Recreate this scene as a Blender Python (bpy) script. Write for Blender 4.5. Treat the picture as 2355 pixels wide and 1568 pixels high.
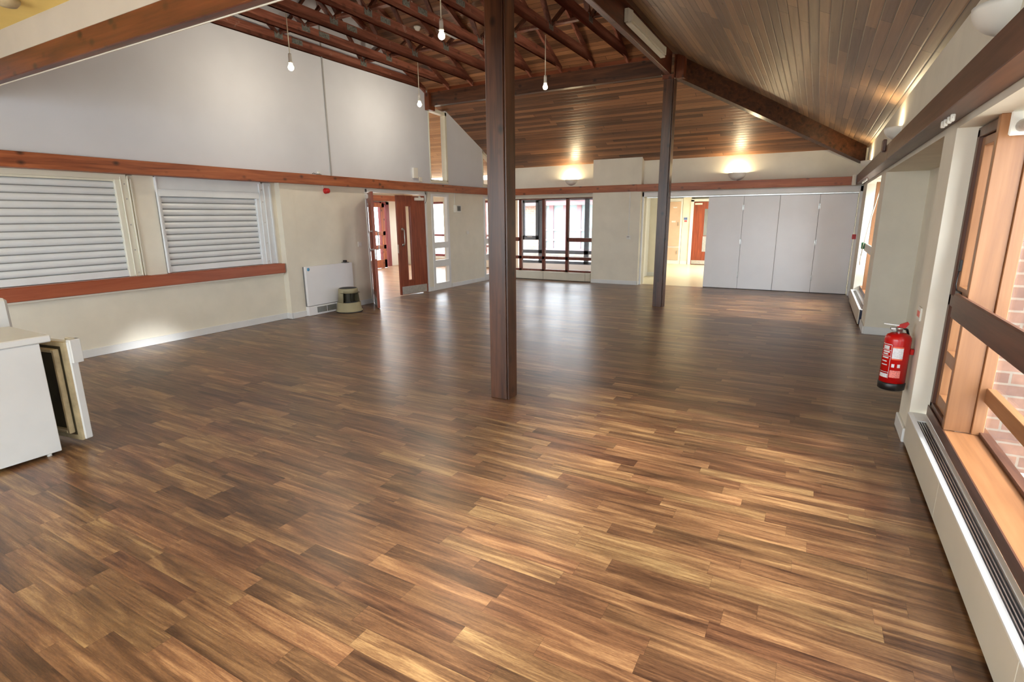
import bpy, math, random
from mathutils import Vector, Matrix
random.seed(7)
SC = bpy.context.scene
for o in list(bpy.data.objects): bpy.data.objects.remove(o)

# ------------------------------------------------------------------ camera, world, sun, exposure
def setup_camera():
    yaw, pit, rol, f = 0.5122, 0.2287, -0.0091, 1225.74
    fw = Vector((-math.sin(yaw)*math.cos(pit), math.cos(yaw)*math.cos(pit), -math.sin(pit)))
    r = Vector((math.cos(yaw), math.sin(yaw), 0)); u = r.cross(fw)
    r2 = r*math.cos(rol)+u*math.sin(rol); u2 = -r*math.sin(rol)+u*math.cos(rol)
    M = Matrix(((r2.x, u2.x, -fw.x, 0), (r2.y, u2.y, -fw.y, 0), (r2.z, u2.z, -fw.z, 1.55), (0, 0, 0, 1)))
    cd = bpy.data.cameras.new('camera'); cd.sensor_width = 36; cd.sensor_fit = 'HORIZONTAL'
    cd.lens = f/2355*36; cd.clip_start = .05; cd.clip_end = 200
    c = bpy.data.objects.new('camera', cd); SC.collection.objects.link(c); c.matrix_world = M; SC.camera = c
setup_camera()
vs = SC.view_settings
SC.display_settings.display_device = 'sRGB'
vs.view_transform = 'Standard'; vs.look = 'None'; vs.gamma = 1; vs.use_curve_mapping = False
vs.exposure = 0.38
SC.cycles.use_denoising = True
SC.cycles.max_bounces = 10; SC.cycles.diffuse_bounces = 6; SC.cycles.glossy_bounces = 4; SC.cycles.transparent_max_bounces = 16
SC.cycles.sample_clamp_indirect = 6
SC.cycles.caustics_reflective = False; SC.cycles.caustics_refractive = False
W = bpy.data.worlds.new('sky'); SC.world = W; W.use_nodes = True
bg = W.node_tree.nodes['Background']; bg.inputs[0].default_value = (.84, .93, 1.0, 1); bg.inputs[1].default_value = 8.0
def lamp(name, kind, loc, energy, color=(1, 1, 1), aim=None, **kw):
    l = bpy.data.lights.new(name, kind); l.energy = energy; l.color = color
    for k, v in kw.items(): setattr(l, k, v)
    o = bpy.data.objects.new(name, l); SC.collection.objects.link(o); o.location = loc
    if aim is not None: o.rotation_euler = (Vector(aim)-Vector(loc)).to_track_quat('-Z', 'Y').to_euler()
    return o
lamp('sun', 'SUN', (10, 4, 9), 7.0, (1, .95, .86), aim=(0, 4.2, 1.3), angle=math.radians(13))
def portal(loc, aim, w, h):
    l = bpy.data.lights.new('sky_portal', 'AREA'); l.shape = 'RECTANGLE'; l.size = w; l.size_y = h; l.cycles.is_portal = True
    o = bpy.data.objects.new('sky_portal', l); SC.collection.objects.link(o); o.location = loc
    o.rotation_euler = (Vector(aim)-Vector(loc)).to_track_quat('-Z', 'Z').to_euler()
portal((1.10, 1.0, 1.15), (-5, 1.0, 1.15), 7.0, 1.9)
portal((1.10, 10.1, 1.15), (-5, 10.1, 1.15), 2.5, 1.9)
portal((-3, -3.3, 1.6), (-3, 5, 1.6), 7, 2.2)
portal((-7.8, 14.9, 1.2), (-7.8, 5, 1.2), 8, 2.0)
portal((-12.1, 10.5, 1.2), (-5, 10.5, 1.2), 7, 2.0)

# ------------------------------------------------------------------ materials
def lin(c):
    return tuple(((v/255)/12.92 if v/255 <= .04045 else ((v/255+.055)/1.055)**2.4) for v in c)+(1,)
class NT:
    def __init__(s, name):
        s.m = bpy.data.materials.new(name); s.m.use_nodes = True; s.t = s.m.node_tree; s.b = s.t.nodes['Principled BSDF']
    def n(s, typ, **kw):
        x = s.t.nodes.new(typ)
        for k, v in kw.items():
            if k.startswith('i_'): x.inputs[int(k[2:])].default_value = v
            else: setattr(x, k, v)
        return x
    def l(s, a, b): s.t.links.new(a, b)
    def math(s, op, a, b=None, c=None):
        x = s.n('ShaderNodeMath', operation=op)
        for i, v in enumerate((a, b, c)):
            if v is None: continue
            if isinstance(v, (int, float)): x.inputs[i].default_value = v
            else: s.l(v, x.inputs[i])
        return x.outputs[0]
    def ramp(s, fac, stops):
        x = s.n('ShaderNodeValToRGB'); e = x.color_ramp.elements
        while len(e) < len(stops): e.new(.5)
        for i, (p, c) in enumerate(stops): e[i].position = p; e[i].color = lin(c) if max(c) > 1 else tuple(c)+(1,)
        s.l(fac, x.inputs[0]); return x.outputs[0]
    def mix(s, fac, a, b, mode='MIX'):
        x = s.n('ShaderNodeMix', data_type='RGBA', blend_type=mode)
        for i, v in ((0, fac), (6, a), (7, b)):
            if isinstance(v, (int, float)): x.inputs[i].default_value = v
            elif isinstance(v, tuple): x.inputs[i].default_value = v
            else: s.l(v, x.inputs[i])
        return x.outputs[2]
    def xyz(s):
        c = s.n('ShaderNodeNewGeometry'); x = s.n('ShaderNodeSeparateXYZ'); s.l(c.outputs['Position'], x.inputs[0]); return x.outputs
    def comb(s, a, b, c):
        x = s.n('ShaderNodeCombineXYZ')
        for i, v in enumerate((a, b, c)):
            if isinstance(v, (int, float)): x.inputs[i].default_value = v
            else: s.l(v, x.inputs[i])
        return x.outputs[0]
    def noise(s, vec, scale, detail=3, rough=.55, dist=0):
        x = s.n('ShaderNodeTexNoise'); x.inputs['Scale'].default_value = scale; x.inputs['Detail'].default_value = detail
        x.inputs['Roughness'].default_value = rough; x.inputs['Distortion'].default_value = dist
        s.l(vec, x.inputs['Vector']); return x.outputs['Fac']
    def white(s, vec):
        x = s.n('ShaderNodeTexWhiteNoise', noise_dimensions='3D'); s.l(vec, x.inputs['Vector']); return x.outputs
    def bump(s, h, strength=.2, dist=.01):
        x = s.n('ShaderNodeBump'); x.inputs['Strength'].default_value = strength; x.inputs['Distance'].default_value = dist
        s.l(h, x.inputs['Height']); s.l(x.outputs[0], s.b.inputs['Normal'])
def plain(name, c, rough=.5, metal=0, noise=.04, scale=3.0, spec=.5, bump=0):
    N = NT(name); p = N.comb(*N.xyz()[:3]); n = N.noise(p, scale, 4)
    a = tuple(max(0, v*(1-noise)) for v in c); b = tuple(min(255, v*(1+noise)) for v in c)
    N.l(N.ramp(n, [(.3, a), (.7, b)]), N.b.inputs['Base Color'])
    N.b.inputs['Roughness'].default_value = rough; N.b.inputs['Metallic'].default_value = metal
    N.b.inputs['Specular IOR Level'].default_value = spec
    if bump: N.bump(N.noise(p, 260, 2), bump, .002)
    return N.m
def wood(name, c_dark, c_mid, c_light, axis, rough=.4, knots=.0, fine=1.0, wear=0):
    """sawn timber, grain along one axis, optional knots"""
    N = NT(name); X = N.xyz(); st = [9.0, 9.0, 9.0]; st[axis] = .7
    p = N.comb(*[N.math('MULTIPLY', X[i], st[i]) for i in range(3)])
    g = N.noise(p, 1.6*fine, 6, .6, .6)
    st2 = [60.0]*3; st2[axis] = 2.0
    g2 = N.noise(N.comb(*[N.math('MULTIPLY', X[i], st2[i]) for i in range(3)]), 1.2, 3)
    t = N.math('ADD', N.math('MULTIPLY', g, .75), N.math('MULTIPLY', g2, .25))
    col = N.ramp(t, [(.33, c_dark), (.5, c_mid), (.68, c_light)])
    if knots:
        v = N.n('ShaderNodeTexVoronoi'); st3 = [7.0]*3; st3[axis] = 5.0
        N.l(N.comb(*[N.math('MULTIPLY', X[i], st3[i]) for i in range(3)]), v.inputs['Vector']); v.inputs['Scale'].default_value = 1.0
        k = N.n('ShaderNodeMapRange'); k.inputs[1].default_value = .06; k.inputs[2].default_value = .24; k.inputs[3].default_value = knots; k.inputs[4].default_value = 0
        N.l(v.outputs['Distance'], k.inputs[0])
        col = N.mix(k.outputs[0], col, lin(tuple(v*.38 for v in c_dark)))
    if wear:
        w = N.noise(N.comb(*X[:3]), 7, 5, .7); w = N.math('GREATER_THAN', w, .66)
        col = N.mix(N.math('MULTIPLY', w, wear), col, lin((190, 175, 165)))
    N.l(col, N.b.inputs['Base Color']); N.b.inputs['Roughness'].default_value = rough
    N.bump(g2, .12, .002)
    return N.m
def boards(name, across, along, mod, stops, rough, seglen=2.3, groove=.05):
    N = NT(name); X = N.xyz(); a = N.math('DIVIDE', X[across], mod); row = N.math('FLOOR', a); fr = N.math('SUBTRACT', a, row)
    r = N.white(N.comb(row, 3.3, 1.1))[0]
    l = N.math('ADD', N.math('DIVIDE', X[along], seglen), N.math('MULTIPLY', r, 7.3)); seg = N.math('FLOOR', l); lf = N.math('SUBTRACT', l, seg)
    rnd = N.white(N.comb(row, seg, 5.5))[0]
    gr = N.noise(N.comb(N.math('MULTIPLY', X[along], .9), N.math('ADD', N.math('MULTIPLY', X[across], 22), N.math('MULTIPLY', row, 3.7)), 0.0), 1.3, 5, .6, .3)
    t = N.math('ADD', N.math('MULTIPLY', rnd, .42), N.math('MULTIPLY', gr, .58))
    col = N.ramp(t, stops)
    v = N.n('ShaderNodeTexVoronoi'); v.inputs['Scale'].default_value = 1
    N.l(N.comb(N.math('MULTIPLY', X[along], 2.2), N.math('MULTIPLY', a, .8), 0.0), v.inputs['Vector'])
    k = N.n('ShaderNodeMapRange'); k.inputs[1].default_value = .03; k.inputs[2].default_value = .10; k.inputs[3].default_value = .7; k.inputs[4].default_value = 0
    N.l(v.outputs['Distance'], k.inputs[0]); col = N.mix(k.outputs[0], col, lin((45, 28, 18)))
    g = N.math('MAXIMUM', N.math('LESS_THAN', fr, groove), N.math('LESS_THAN', lf, .0025))
    col = N.mix(g, col, lin((30, 18, 12)))
    N.l(col, N.b.inputs['Base Color']); N.b.inputs['Roughness'].default_value = rough
    e = N.n('ShaderNodeMapRange'); e.inputs[1].default_value = 0; e.inputs[2].default_value = .12; N.l(N.math('PINGPONG', fr, .5), e.inputs[0])
    N.bump(N.math('ADD', e.outputs[0], N.math('MULTIPLY', N.math('ADD', gr, rnd), .12)), .5, .004)
    return N.m
def floor_mat(name, light=False):
    N = NT(name); X = N.xyz(); w, L = .0965, .62
    a = N.math('DIVIDE', X[1], w); row = N.math('FLOOR', a); fr = N.math('SUBTRACT', a, row)
    r = N.white(N.comb(row, 1.7, 9.1))[0]
    l = N.math('ADD', N.math('DIVIDE', X[0], L), N.math('MULTIPLY', r, 5.0)); seg = N.math('FLOOR', l); lf = N.math('SUBTRACT', l, seg)
    W3 = N.white(N.comb(row, seg, 2.2)); rnd = W3[0]
    off = N.math('MULTIPLY', rnd, 40.0)
    pv = N.comb(N.math('ADD', N.math('MULTIPLY', X[0], 1.5), off), N.math('ADD', N.math('MULTIPLY', X[1], 16.0), off), off)
    g1 = N.noise(pv, 1.0, 4, .6, .9)
    g2 = N.noise(N.comb(N.math('ADD', N.math('MULTIPLY', X[0], 2.6), off), N.math('ADD', N.math('MULTIPLY', X[1], 62.0), off), off), 1.0, 3, .6, .8)
    fine = N.noise(N.comb(N.math('MULTIPLY', X[0], 9.0), N.math('MULTIPLY', X[1], 260.0), off), 1.0, 2)
    pores = N.noise(N.comb(N.math('MULTIPLY', X[0], 60.0), N.math('MULTIPLY', X[1], 420.0), off), 1.0, 2)
    t = N.math('ADD', N.math('ADD', N.math('MULTIPLY', rnd, .12), N.math('MULTIPLY', g1, .50)), N.math('ADD', N.math('MULTIPLY', g2, .26), N.math('MULTIPLY', fine, .09)))
    t = N.math('ADD', t, N.math('MULTIPLY', N.math('SUBTRACT', pores, .5), .14))
    S = [(.33, (56, 36, 26)), (.43, (92, 64, 45)), (.52, (124, 90, 63)), (.64, (172, 136, 96))]
    if light: S = [(.28, (120, 88, 62)), (.45, (160, 122, 92)), (.62, (190, 152, 118)), (.75, (205, 172, 138))]
    col = N.ramp(t, S)
    hue = N.ramp(W3[1] if False else N.white(N.comb(seg, row, 8.8))[0], [(0, (255, 235, 225)), (1, (245, 255, 235))])
    col = N.mix(.6, col, hue, 'MULTIPLY')
    g = N.math('MAXIMUM', N.math('LESS_THAN', fr, .012), N.math('LESS_THAN', lf, .0018))
    col = N.mix(N.math('MULTIPLY', g, .55), col, lin((35, 20, 14)))
    N.l(col, N.b.inputs['Base Color'])
    ro = N.math('ADD', .275, N.math('MULTIPLY', N.noise(N.comb(*X[:3]), 1.1, 4), .10)); N.l(ro, N.b.inputs['Roughness'])
    N.b.inputs['Specular IOR Level'].default_value = .75
    N.bump(g2, .08, .0015)
    return N.m
def brick(name, horiz, c1, c2, mortar):
    N = NT(name); X = N.xyz(); b = N.n('ShaderNodeTexBrick'); N.l(N.comb(X[horiz], X[2], 0.0), b.inputs['Vector'])
    b.inputs['Scale'].default_value = 1; b.inputs['Brick Width'].default_value = .225; b.inputs['Row Height'].default_value = .075
    b.inputs['Mortar Size'].default_value = .007; b.inputs['Color1'].default_value = lin(c1); b.inputs['Color2'].default_value = lin(c2); b.inputs['Mortar'].default_value = lin(mortar)
    n = N.noise(N.comb(*X[:3]), 14, 4); col = N.mix(.5, b.outputs['Color'], N.ramp(n, [(.3, (170, 165, 165)), (.7, (255, 250, 245))]), 'MULTIPLY')
    N.l(col, N.b.inputs['Base Color']); N.b.inputs['Roughness'].default_value = .9; N.bump(b.outputs['Fac'], .5, -.01)
    return N.m
def glass(name='clear glass', tint=(1, 1, 1), refl=.07):
    N = NT(name); tr = N.n('ShaderNodeBsdfTransparent'); tr.inputs[0].default_value = tint+(1,)
    gl = N.n('ShaderNodeBsdfGlossy'); gl.inputs['Roughness'].default_value = .02
    f = N.n('ShaderNodeLayerWeight'); f.inputs['Blend'].default_value = .5
    fc = N.math('ADD', .025, N.math('MULTIPLY', N.math('POWER', f.outputs['Facing'], 4.0), .55))
    mx = N.n('ShaderNodeMixShader'); N.l(fc, mx.inputs[0]); N.l(tr.outputs[0], mx.inputs[1]); N.l(gl.outputs[0], mx.inputs[2])
    N.l(mx.outputs[0], N.t.nodes['Material Output'].inputs[0]); return N.m
def emit(name, c, s):
    N = NT(name); N.b.inputs['Base Color'].default_value = lin(c); N.b.inputs['Emission Color'].default_value = lin(c); N.b.inputs['Emission Strength'].default_value = s; return N.m

M = {}
M['floor'] = floor_mat('wood strip vinyl'); M['floor_light'] = floor_mat('pale strip vinyl', True)
M['cream'] = plain('cream paint', (228, 223, 208), .75, noise=.02, bump=.05)
M['white_wall'] = plain('white wall paint', (212, 216, 224), .75, noise=.025, scale=.8, bump=.05)
M['yellow_wall'] = plain('warm cream ceiling paint', (240, 212, 128), .8, noise=.02)  # glow of a warm lamp put into the ceiling colour
M['white'] = plain('white gloss paint', (226, 228, 228), .35, noise=.015)
M['shutter'] = plain('white powder coat', (222, 227, 230), .3, noise=.02)
M['shutter_cream'] = plain('cream powder coat', (224, 222, 206), .35, noise=.02)
M['panel_white'] = plain('white laminate', (238, 239, 242), .38, noise=.02, scale=1)
M['heater'] = plain('cream enamel', (212, 207, 192), .4, noise=.02)
M['appliance'] = plain('white enamel', (206, 207, 205), .35, noise=.03, scale=2)
M['gasket'] = plain('aged cream gasket', (176, 160, 126), .6, noise=.1, scale=12)
M['liner'] = plain('olive grey door liner', (66, 62, 46), .35, noise=.2, scale=8)
for i, a in enumerate('xyz'):
    M['dark_'+a] = wood('dark stained timber '+a, (40, 22, 14), (68, 40, 25), (94, 58, 38), i, .33, .9)
    M['rail_'+a] = wood('orange brown softwood '+a, (116, 58, 30), (156, 86, 50), (182, 108, 66), i, .42, .85)
    M['orange_'+a] = wood('pale orange hardwood '+a, (132, 90, 58), (148, 102, 66), (160, 114, 76), i, .38, 0, .6)
    M['brown_'+a] = wood('brown stained frame '+a, (66, 40, 30), (88, 56, 42), (108, 72, 56), i, .4, 0)
    M['beam_'+a] = wood('red brown beam '+a, (70, 32, 15), (98, 48, 24), (120, 64, 34), i, .35, .9)
M['ybeam'] = wood('deep red brown beam', (52, 24, 14), (84, 42, 26), (112, 62, 42), 1, .35, .6)
M['winframe'] = wood('red brown window frame', (84, 42, 32), (108, 56, 44), (130, 74, 58), 2, .4, 0)
M['truss'] = wood('truss timber', (84, 44, 34), (124, 72, 56), (156, 104, 86), 1, .45, .5, 1, .25)
M['web'] = wood('truss web timber', (62, 34, 26), (94, 54, 42), (124, 76, 60), 2, .5, .5)
M['door'] = wood('red mahogany veneer', (108, 46, 26), (138, 62, 36), (160, 80, 48), 2, .35, 0, 1.6)
M['sill_wood'] = wood('red brown counter timber', (144, 72, 44), (160, 84, 54), (174, 98, 66), 1, .35, 0, .7)
M['c_back'] = boards('dark ceiling boarding', 1, 0, .08, [(.2, (74, 50, 36)), (.42, (110, 76, 54)), (.6, (142, 98, 68)), (.8, (166, 120, 84))], .42)
M['c_side'] = boards('grey brown ceiling boarding', 0, 1, .08, [(.2, (104, 84, 70)), (.42, (130, 106, 86)), (.6, (150, 120, 94)), (.8, (172, 138, 104))], .42)
M['c_lobby'] = boards('pale lobby boarding', 1, 0, .08, [(.2, (150, 112, 76)), (.6, (186, 146, 104)), (.8, (205, 168, 124))], .5)
M['brick_x'] = brick('buff red brick', 0, (184, 156, 142), (156, 132, 124), (182, 176, 166))
M['brick_y'] = brick('buff red brick side', 1, (140, 106, 92), (112, 82, 76), (144, 138, 126))
M['brick_dark'] = brick('brown brick', 0, (150, 118, 104), (118, 96, 92), (150, 146, 136))
M['paving'] = plain('pale paving', (206, 198, 186), .9, noise=.08, scale=6)
M['glass'] = glass()
M['metal'] = plain('satin aluminium', (196, 196, 194), .3, .9, .05, 20)
M['plate'] = plain('galvanised nail plate', (120, 124, 120), .5, .6, .25, 40)
M['plastic'] = plain('white plastic', (226, 225, 218), .4, noise=.02)
M['plaster'] = plain('greyed plaster', (182, 174, 164), .8, noise=.02)
M['grey'] = plain('grey plastic', (120, 122, 122), .5)
M['black'] = plain('black plastic', (18, 18, 19), .4)
M['dark_void'] = plain('dark recess', (20, 18, 18), .9)
M['red'] = plain('signal red enamel', (186, 16, 14), .25, noise=.02)
M['red_plastic'] = plain('red plastic', (190, 24, 26), .35)
M['green'] = plain('green plastic', (10, 120, 78), .4)
M['blue'] = plain('blue sticker', (96, 168, 208), .5)
M['label'] = plain('white label', (214, 214, 216), .5, noise=.08, scale=90)
M['label_red'] = plain('pale red print', (220, 120, 110), .5, noise=.2, scale=160)
M['orange_label'] = plain('orange label band', (226, 96, 60), .5)
M['stool'] = plain('olive cream plastic', (160, 152, 122), .45, noise=.04)
M['stool_dark'] = plain('dark olive recess', (44, 40, 22), .6)
M['rubber'] = plain('dark ribbed rubber', (46, 48, 52), .7)
M['cond'] = plain('grey painted conduit', (160, 160, 160), .6)
M['slate_frame'] = plain('slate grey paint', (96, 106, 120), .45, noise=.08, scale=5)
M['pink_frame'] = plain('dusty red brown frame', (156, 124, 132), .5)
M['red_frame'] = plain('dark red frame', (132, 62, 62), .45)
M['sky_glass'] = plain('pale blue green glass', (160, 190, 196), .2, 0, noise=.06, scale=2)
M['cab'] = plain('pinkish tan laminate', (206, 178, 156), .45)
M['vinyl'] = plain('pale cream sheet vinyl', (214, 204, 176), .3, noise=.04, scale=30)
M['bulb'] = emit('lit bulb', (255, 238, 200), 30)
M['tube'] = emit('lit strip', (255, 246, 214), 6)
M['cord'] = plain('white flex', (214, 208, 190), .5)
M['steel_blue'] = plain('dark grille void', (26, 34, 62), .6)

# ------------------------------------------------------------------ mesh building
class MB:
    def __init__(s): s.v = []; s.f = []; s.sm = []
    def quad(s, pts):
        b = len(s.v); s.v += [tuple(p) for p in pts]; s.f.append(tuple(range(b, b+len(pts)))); return s
    def box(s, x0, x1, y0, y1, z0, z1, bev=0):
        x0, x1 = min(x0, x1), max(x0, x1); y0, y1 = min(y0, y1), max(y0, y1); z0, z1 = min(z0, z1), max(z0, z1)
        bev = min(bev, (x1-x0)*.45, (y1-y0)*.45, (z1-z0)*.45)
        if bev <= 0:
            return s.hexa([(x0, y0, z0), (x1, y0, z0), (x1, y1, z0), (x0, y1, z0)], [(x0, y0, z1), (x1, y0, z1), (x1, y1, z1), (x0, y1, z1)])
        V = {}; base = len(s.v)
        def vi(p):
            k = tuple(round(c, 6) for c in p)
            if k not in V: V[k] = len(s.v); s.v.append(p)
            return V[k]
        lo, hi = (x0, y0, z0), (x1, y1, z1)
        def P(sx, sy, sz, ax):
            q = []
            for i, sg in enumerate((sx, sy, sz)):
                q.append((hi[i] if sg > 0 else lo[i]) - (0 if i == ax else sg*bev))
            return vi(tuple(q))
        for ax in range(3):
            o = [i for i in range(3) if i != ax]
            for sg in (-1, 1):
                c = []
                for a, b_ in ((-1, -1), (1, -1), (1, 1), (-1, 1)):
                    t = [0, 0, 0]; t[ax] = sg; t[o[0]] = a; t[o[1]] = b_; c.append(P(*t, ax))
                if (sg > 0) == (ax == 1): c = c[::-1]
                s.f.append(tuple(c))
        for ax in range(3):
            o = [i for i in range(3) if i != ax]
            for a in (-1, 1):
                for b_ in (-1, 1):
                    c = []
                    for e in (-1, 1):
                        t = [0, 0, 0]; t[ax] = e; t[o[0]] = a; t[o[1]] = b_
                        c.append((P(*t, o[0]), P(*t, o[1])))
                    s.f.append((c[0][0], c[0][1], c[1][1], c[1][0]))
        for a in (-1, 1):
            for b_ in (-1, 1):
                for e in (-1, 1): s.f.append((P(a, b_, e, 0), P(a, b_, e, 1), P(a, b_, e, 2)))
        return s
    def hexa(s, lo, hi):
        b = len(s.v); s.v += [tuple(p) for p in lo]+[tuple(p) for p in hi]; n = len(lo)
        s.f.append(tuple(b+i for i in reversed(range(n)))); s.f.append(tuple(b+n+i for i in range(n)))
        for i in range(n): j = (i+1) % n; s.f.append((b+i, b+j, b+n+j, b+n+i))
        return s
    def prism(s, poly, vec):
        vec = Vector(vec); return s.hexa(poly, [tuple(Vector(p)+vec) for p in poly])
    def bar(s, a, b, w, h, up=(0, 0, 1)):
        a, b = Vector(a), Vector(b); d = (b-a).normalized(); up = Vector(up)
        side = d.cross(up).normalized()*w/2; u = side.cross(d).normalized()*h/2
        q = [side+u, -side+u, -side-u, side-u]
        return s.hexa([a+p for p in q], [b+p for p in q])
    def lathe(s, prof, c=(0, 0, 0), n=32, axis='z', a0=0, a1=2*math.pi):
        full = abs(a1-a0-2*math.pi) < 1e-6; b = len(s.v); m = n if full else n+1
        for r, z in prof:
            for i in range(m):
                a = a0+(a1-a0)*i/n; p = (r*math.cos(a), r*math.sin(a), z)
                if axis == 'x': p = (p[2], p[0], p[1])
                elif axis == 'y': p = (p[0], p[2], p[1])
                s.v.append((c[0]+p[0], c[1]+p[1], c[2]+p[2]))
        for k in range(len(prof)-1):
            for i in range(n if full else n):
                j = (i+1) % m; q = b+k*m
                s.f.append((q+i, q+j, q+m+j, q+m+i)); s.sm.append(len(s.f)-1)
        return s
    def tube(s, pts, r, n=10, cap=True):
        pts = [Vector(p) for p in pts]; b = len(s.v); prev = None
        for i, p in enumerate(pts):
            d = (pts[min(i+1, len(pts)-1)]-pts[max(i-1, 0)]).normalized()
            if prev is None: prev = d.orthogonal().normalized()
            side = (prev-d*prev.dot(d)).normalized(); prev = side; up = d.cross(side)
            for k in range(n):
                a = 2*math.pi*k/n; s.v.append(tuple(p+side*math.cos(a)*r+up*math.sin(a)*r))
        for i in range(len(pts)-1):
            for k in range(n):
                j = (k+1) % n; q = b+i*n; s.f.append((q+k, q+j, q+n+j, q+n+k)); s.sm.append(len(s.f)-1)
        if cap: s.f.append(tuple(b+k for k in reversed(range(n)))); s.f.append(tuple(b+(len(pts)-1)*n+k for k in range(n)))
        return s
def mesh(name, mb, mat, off=(0, 0, 0)):
    me = bpy.data.meshes.new(name); o = Vector(off)
    me.from_pydata([tuple(Vector(v)-o) for v in mb.v], [], mb.f)
    me.materials.append(M[mat] if isinstance(mat, str) else mat)
    for i in mb.sm: me.polygons[i].use_smooth = True
    import bmesh
    bm = bmesh.new(); bm.from_mesh(me); bmesh.ops.recalc_face_normals(bm, faces=bm.faces); bm.to_mesh(me); bm.free()
    return me
def woff(p):
    v = Vector((0, 0, 0))
    while p: v += p.location; p = p.parent
    return v
def part(name, mb, mat, parent, label=None, local=False, kind=None):
    me = mesh(name, mb, mat, (0, 0, 0) if local else woff(parent))
    o = bpy.data.objects.new(name, me); SC.collection.objects.link(o); o.parent = parent
    if label: o['label'] = label
    if kind: o['kind'] = kind
    return o
def tag(o, label, cat, group=None):
    o['label'] = label; o['category'] = cat
    if group: o['group'] = group
    return o
def thing(name, label, cat, loc=(0, 0, 0), rz=0, group=None):
    o = bpy.data.objects.new(name, None); SC.collection.objects.link(o); o.location = loc; o.rotation_euler = (0, 0, rz)
    return tag(o, label, cat, group)
def solo(name, mb, mat, label, cat, group=None, loc=None):
    off = loc or (0, 0, 0); o = bpy.data.objects.new(name, mesh(name, mb, mat, off)); SC.collection.objects.link(o); o.location = off
    return tag(o, label, cat, group)
def struct(name, mb, mat, label, cat, loc=(0, 0, 0)):
    o = bpy.data.objects.new(name, mesh(name, mb, mat, loc)); SC.collection.objects.link(o); o.location = loc
    o['kind'] = 'structure'; return tag(o, label, cat)
def sthing(name, label, cat, loc=(0, 0, 0), rz=0):
    o = thing(name, label, cat, loc, rz); o['kind'] = 'structure'; return o
def copy_tree(o, parent=None):
    c = o.copy(); SC.collection.objects.link(c)
    if parent: c.parent = parent
    for ch in list(o.children): copy_tree(ch, c)
    return c
def holes(mb, ax, c0, c1, u0, u1, z0, z1, hs):
    """wall panel normal to axis ax between c0..c1, spanning u0..u1, z0..z1 with rectangular holes (u0,u1,z0,z1)"""
    us = sorted({u0, u1, *[h[0] for h in hs], *[h[1] for h in hs]}); us = [u for u in us if u0 <= u <= u1]
    for a, b in zip(us, us[1:]):
        m = (a+b)/2; blk = sorted((h[2], h[3]) for h in hs if h[0] < m < h[1]); z = z0
        for h0, h1 in blk+[(z1, z1)]:
            if h0 > z:
                if ax == 0: mb.box(c0, c1, a, b, z, h0)
                else: mb.box(a, b, c0, c1, z, h0)
            z = max(z, h1)
    return mb

SL = .447
def zback(y): return 2.73+SL*(12.2-y)
def zside(x): return 2.73+SL*(.68-x)
WB = -7.14      # plane of the long wall beyond the pier
WA = -7.24      # plane of the wall with the shutters

# ------------------------------------------------------------------ floor, walls
b = MB().box(-7.24, .68, -3.2, 12.32, -.12, 0)
b.box(.68, 1.12, -3.2, 12.32, -.12, 0)
struct('floor', b, 'floor', 'glossy brown strip wood floor running through the whole hall', 'floor')
b = MB().box(-12.4, -7.24, 5.6, 14.6, -.12, -.001).box(-7.24, -3.9, 12.321, 14.6, -.12, -.001)
struct('floor', b, 'floor_light', 'paler strip wood floor of the lobby beyond the double doors', 'floor')
struct('floor', MB().box(-3.9, 3, 12.321, 14.25, -.12, -.001).box(-4.5, 3, 14.25, 18.5, -.12, -.001), 'vinyl', 'pale cream sheet floor of the room behind the folding doors', 'floor')
# long wall: lower part with serving hatches, doors and glazed strips
b = MB()
holes(b, 0, WA-.18, WA, -3.2, 5.57, 0, 2.225, [(1.3, 3.60, .80, 2.085), (3.84, 5.50, .80, 2.085)])
b.box(WA-.18, -7.13, 5.57, 5.80, 0, 2.225)
holes(b, 0, WB-.15, WB, 5.80, 12.36, 0, 2.225, [(7.38, 9.09, 0, 2.05), (9.27, 9.90, 0, 2.03), (11.33, 12.1, 0, 2.03)])
struct('wall_left', b, 'cream', 'cream lower long wall with shuttered hatches and double doors', 'wall')
b = MB()
def gable(y0, y1, zb=2.225):
    ys = [y0]+[y for y in (2.2, 3.9, 6.65) if y0 < y < y1]+[y1]
    def top(y): return (zback(y) if y >= 6.65 else (zback(13.3-y) if y >= 2.2 else 3.11))+.04
    b.prism([(WB-.15, y0, zb)]+[(WB-.15, y1, zb)]+[(WB-.15, y, top(y)) for y in reversed(ys)], (.15, 0, 0))
gable(-3.2, 9.29); gable(9.91, 11.33); gable(12.0, 12.4); b.box(WB-.15, WB, 9.29, 9.91, 2.225, 2.30); b.box(WB-.15, WB, 11.33, 12.0, 2.225, 2.30)
struct('wall_left', b, 'white_wall', 'tall white upper long wall rising into the roof trusses', 'wall')
# fire line between plaster panels
solo('conduit', MB().box(WB, WB+.012, 6.60, 6.622, 2.24, 5.2), 'cond', 'thin grey conduit running straight up the tall white wall', 'conduit', loc=(WB, 6.61, 2.24))
# back wall
b = MB()
holes(b, 1, 12.2, 12.4, -7.3, .9, 0, 2.76, [(-6.98, -4.60, .0, 2.06), (-3.43, .64, 0, 2.0)])
b.box(-4.60, -3.47, 12.05, 12.2, 0, 2.80)
struct('wall_back', b, 'cream', 'cream end wall with two wall lights and the folding doors', 'wall')
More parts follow.
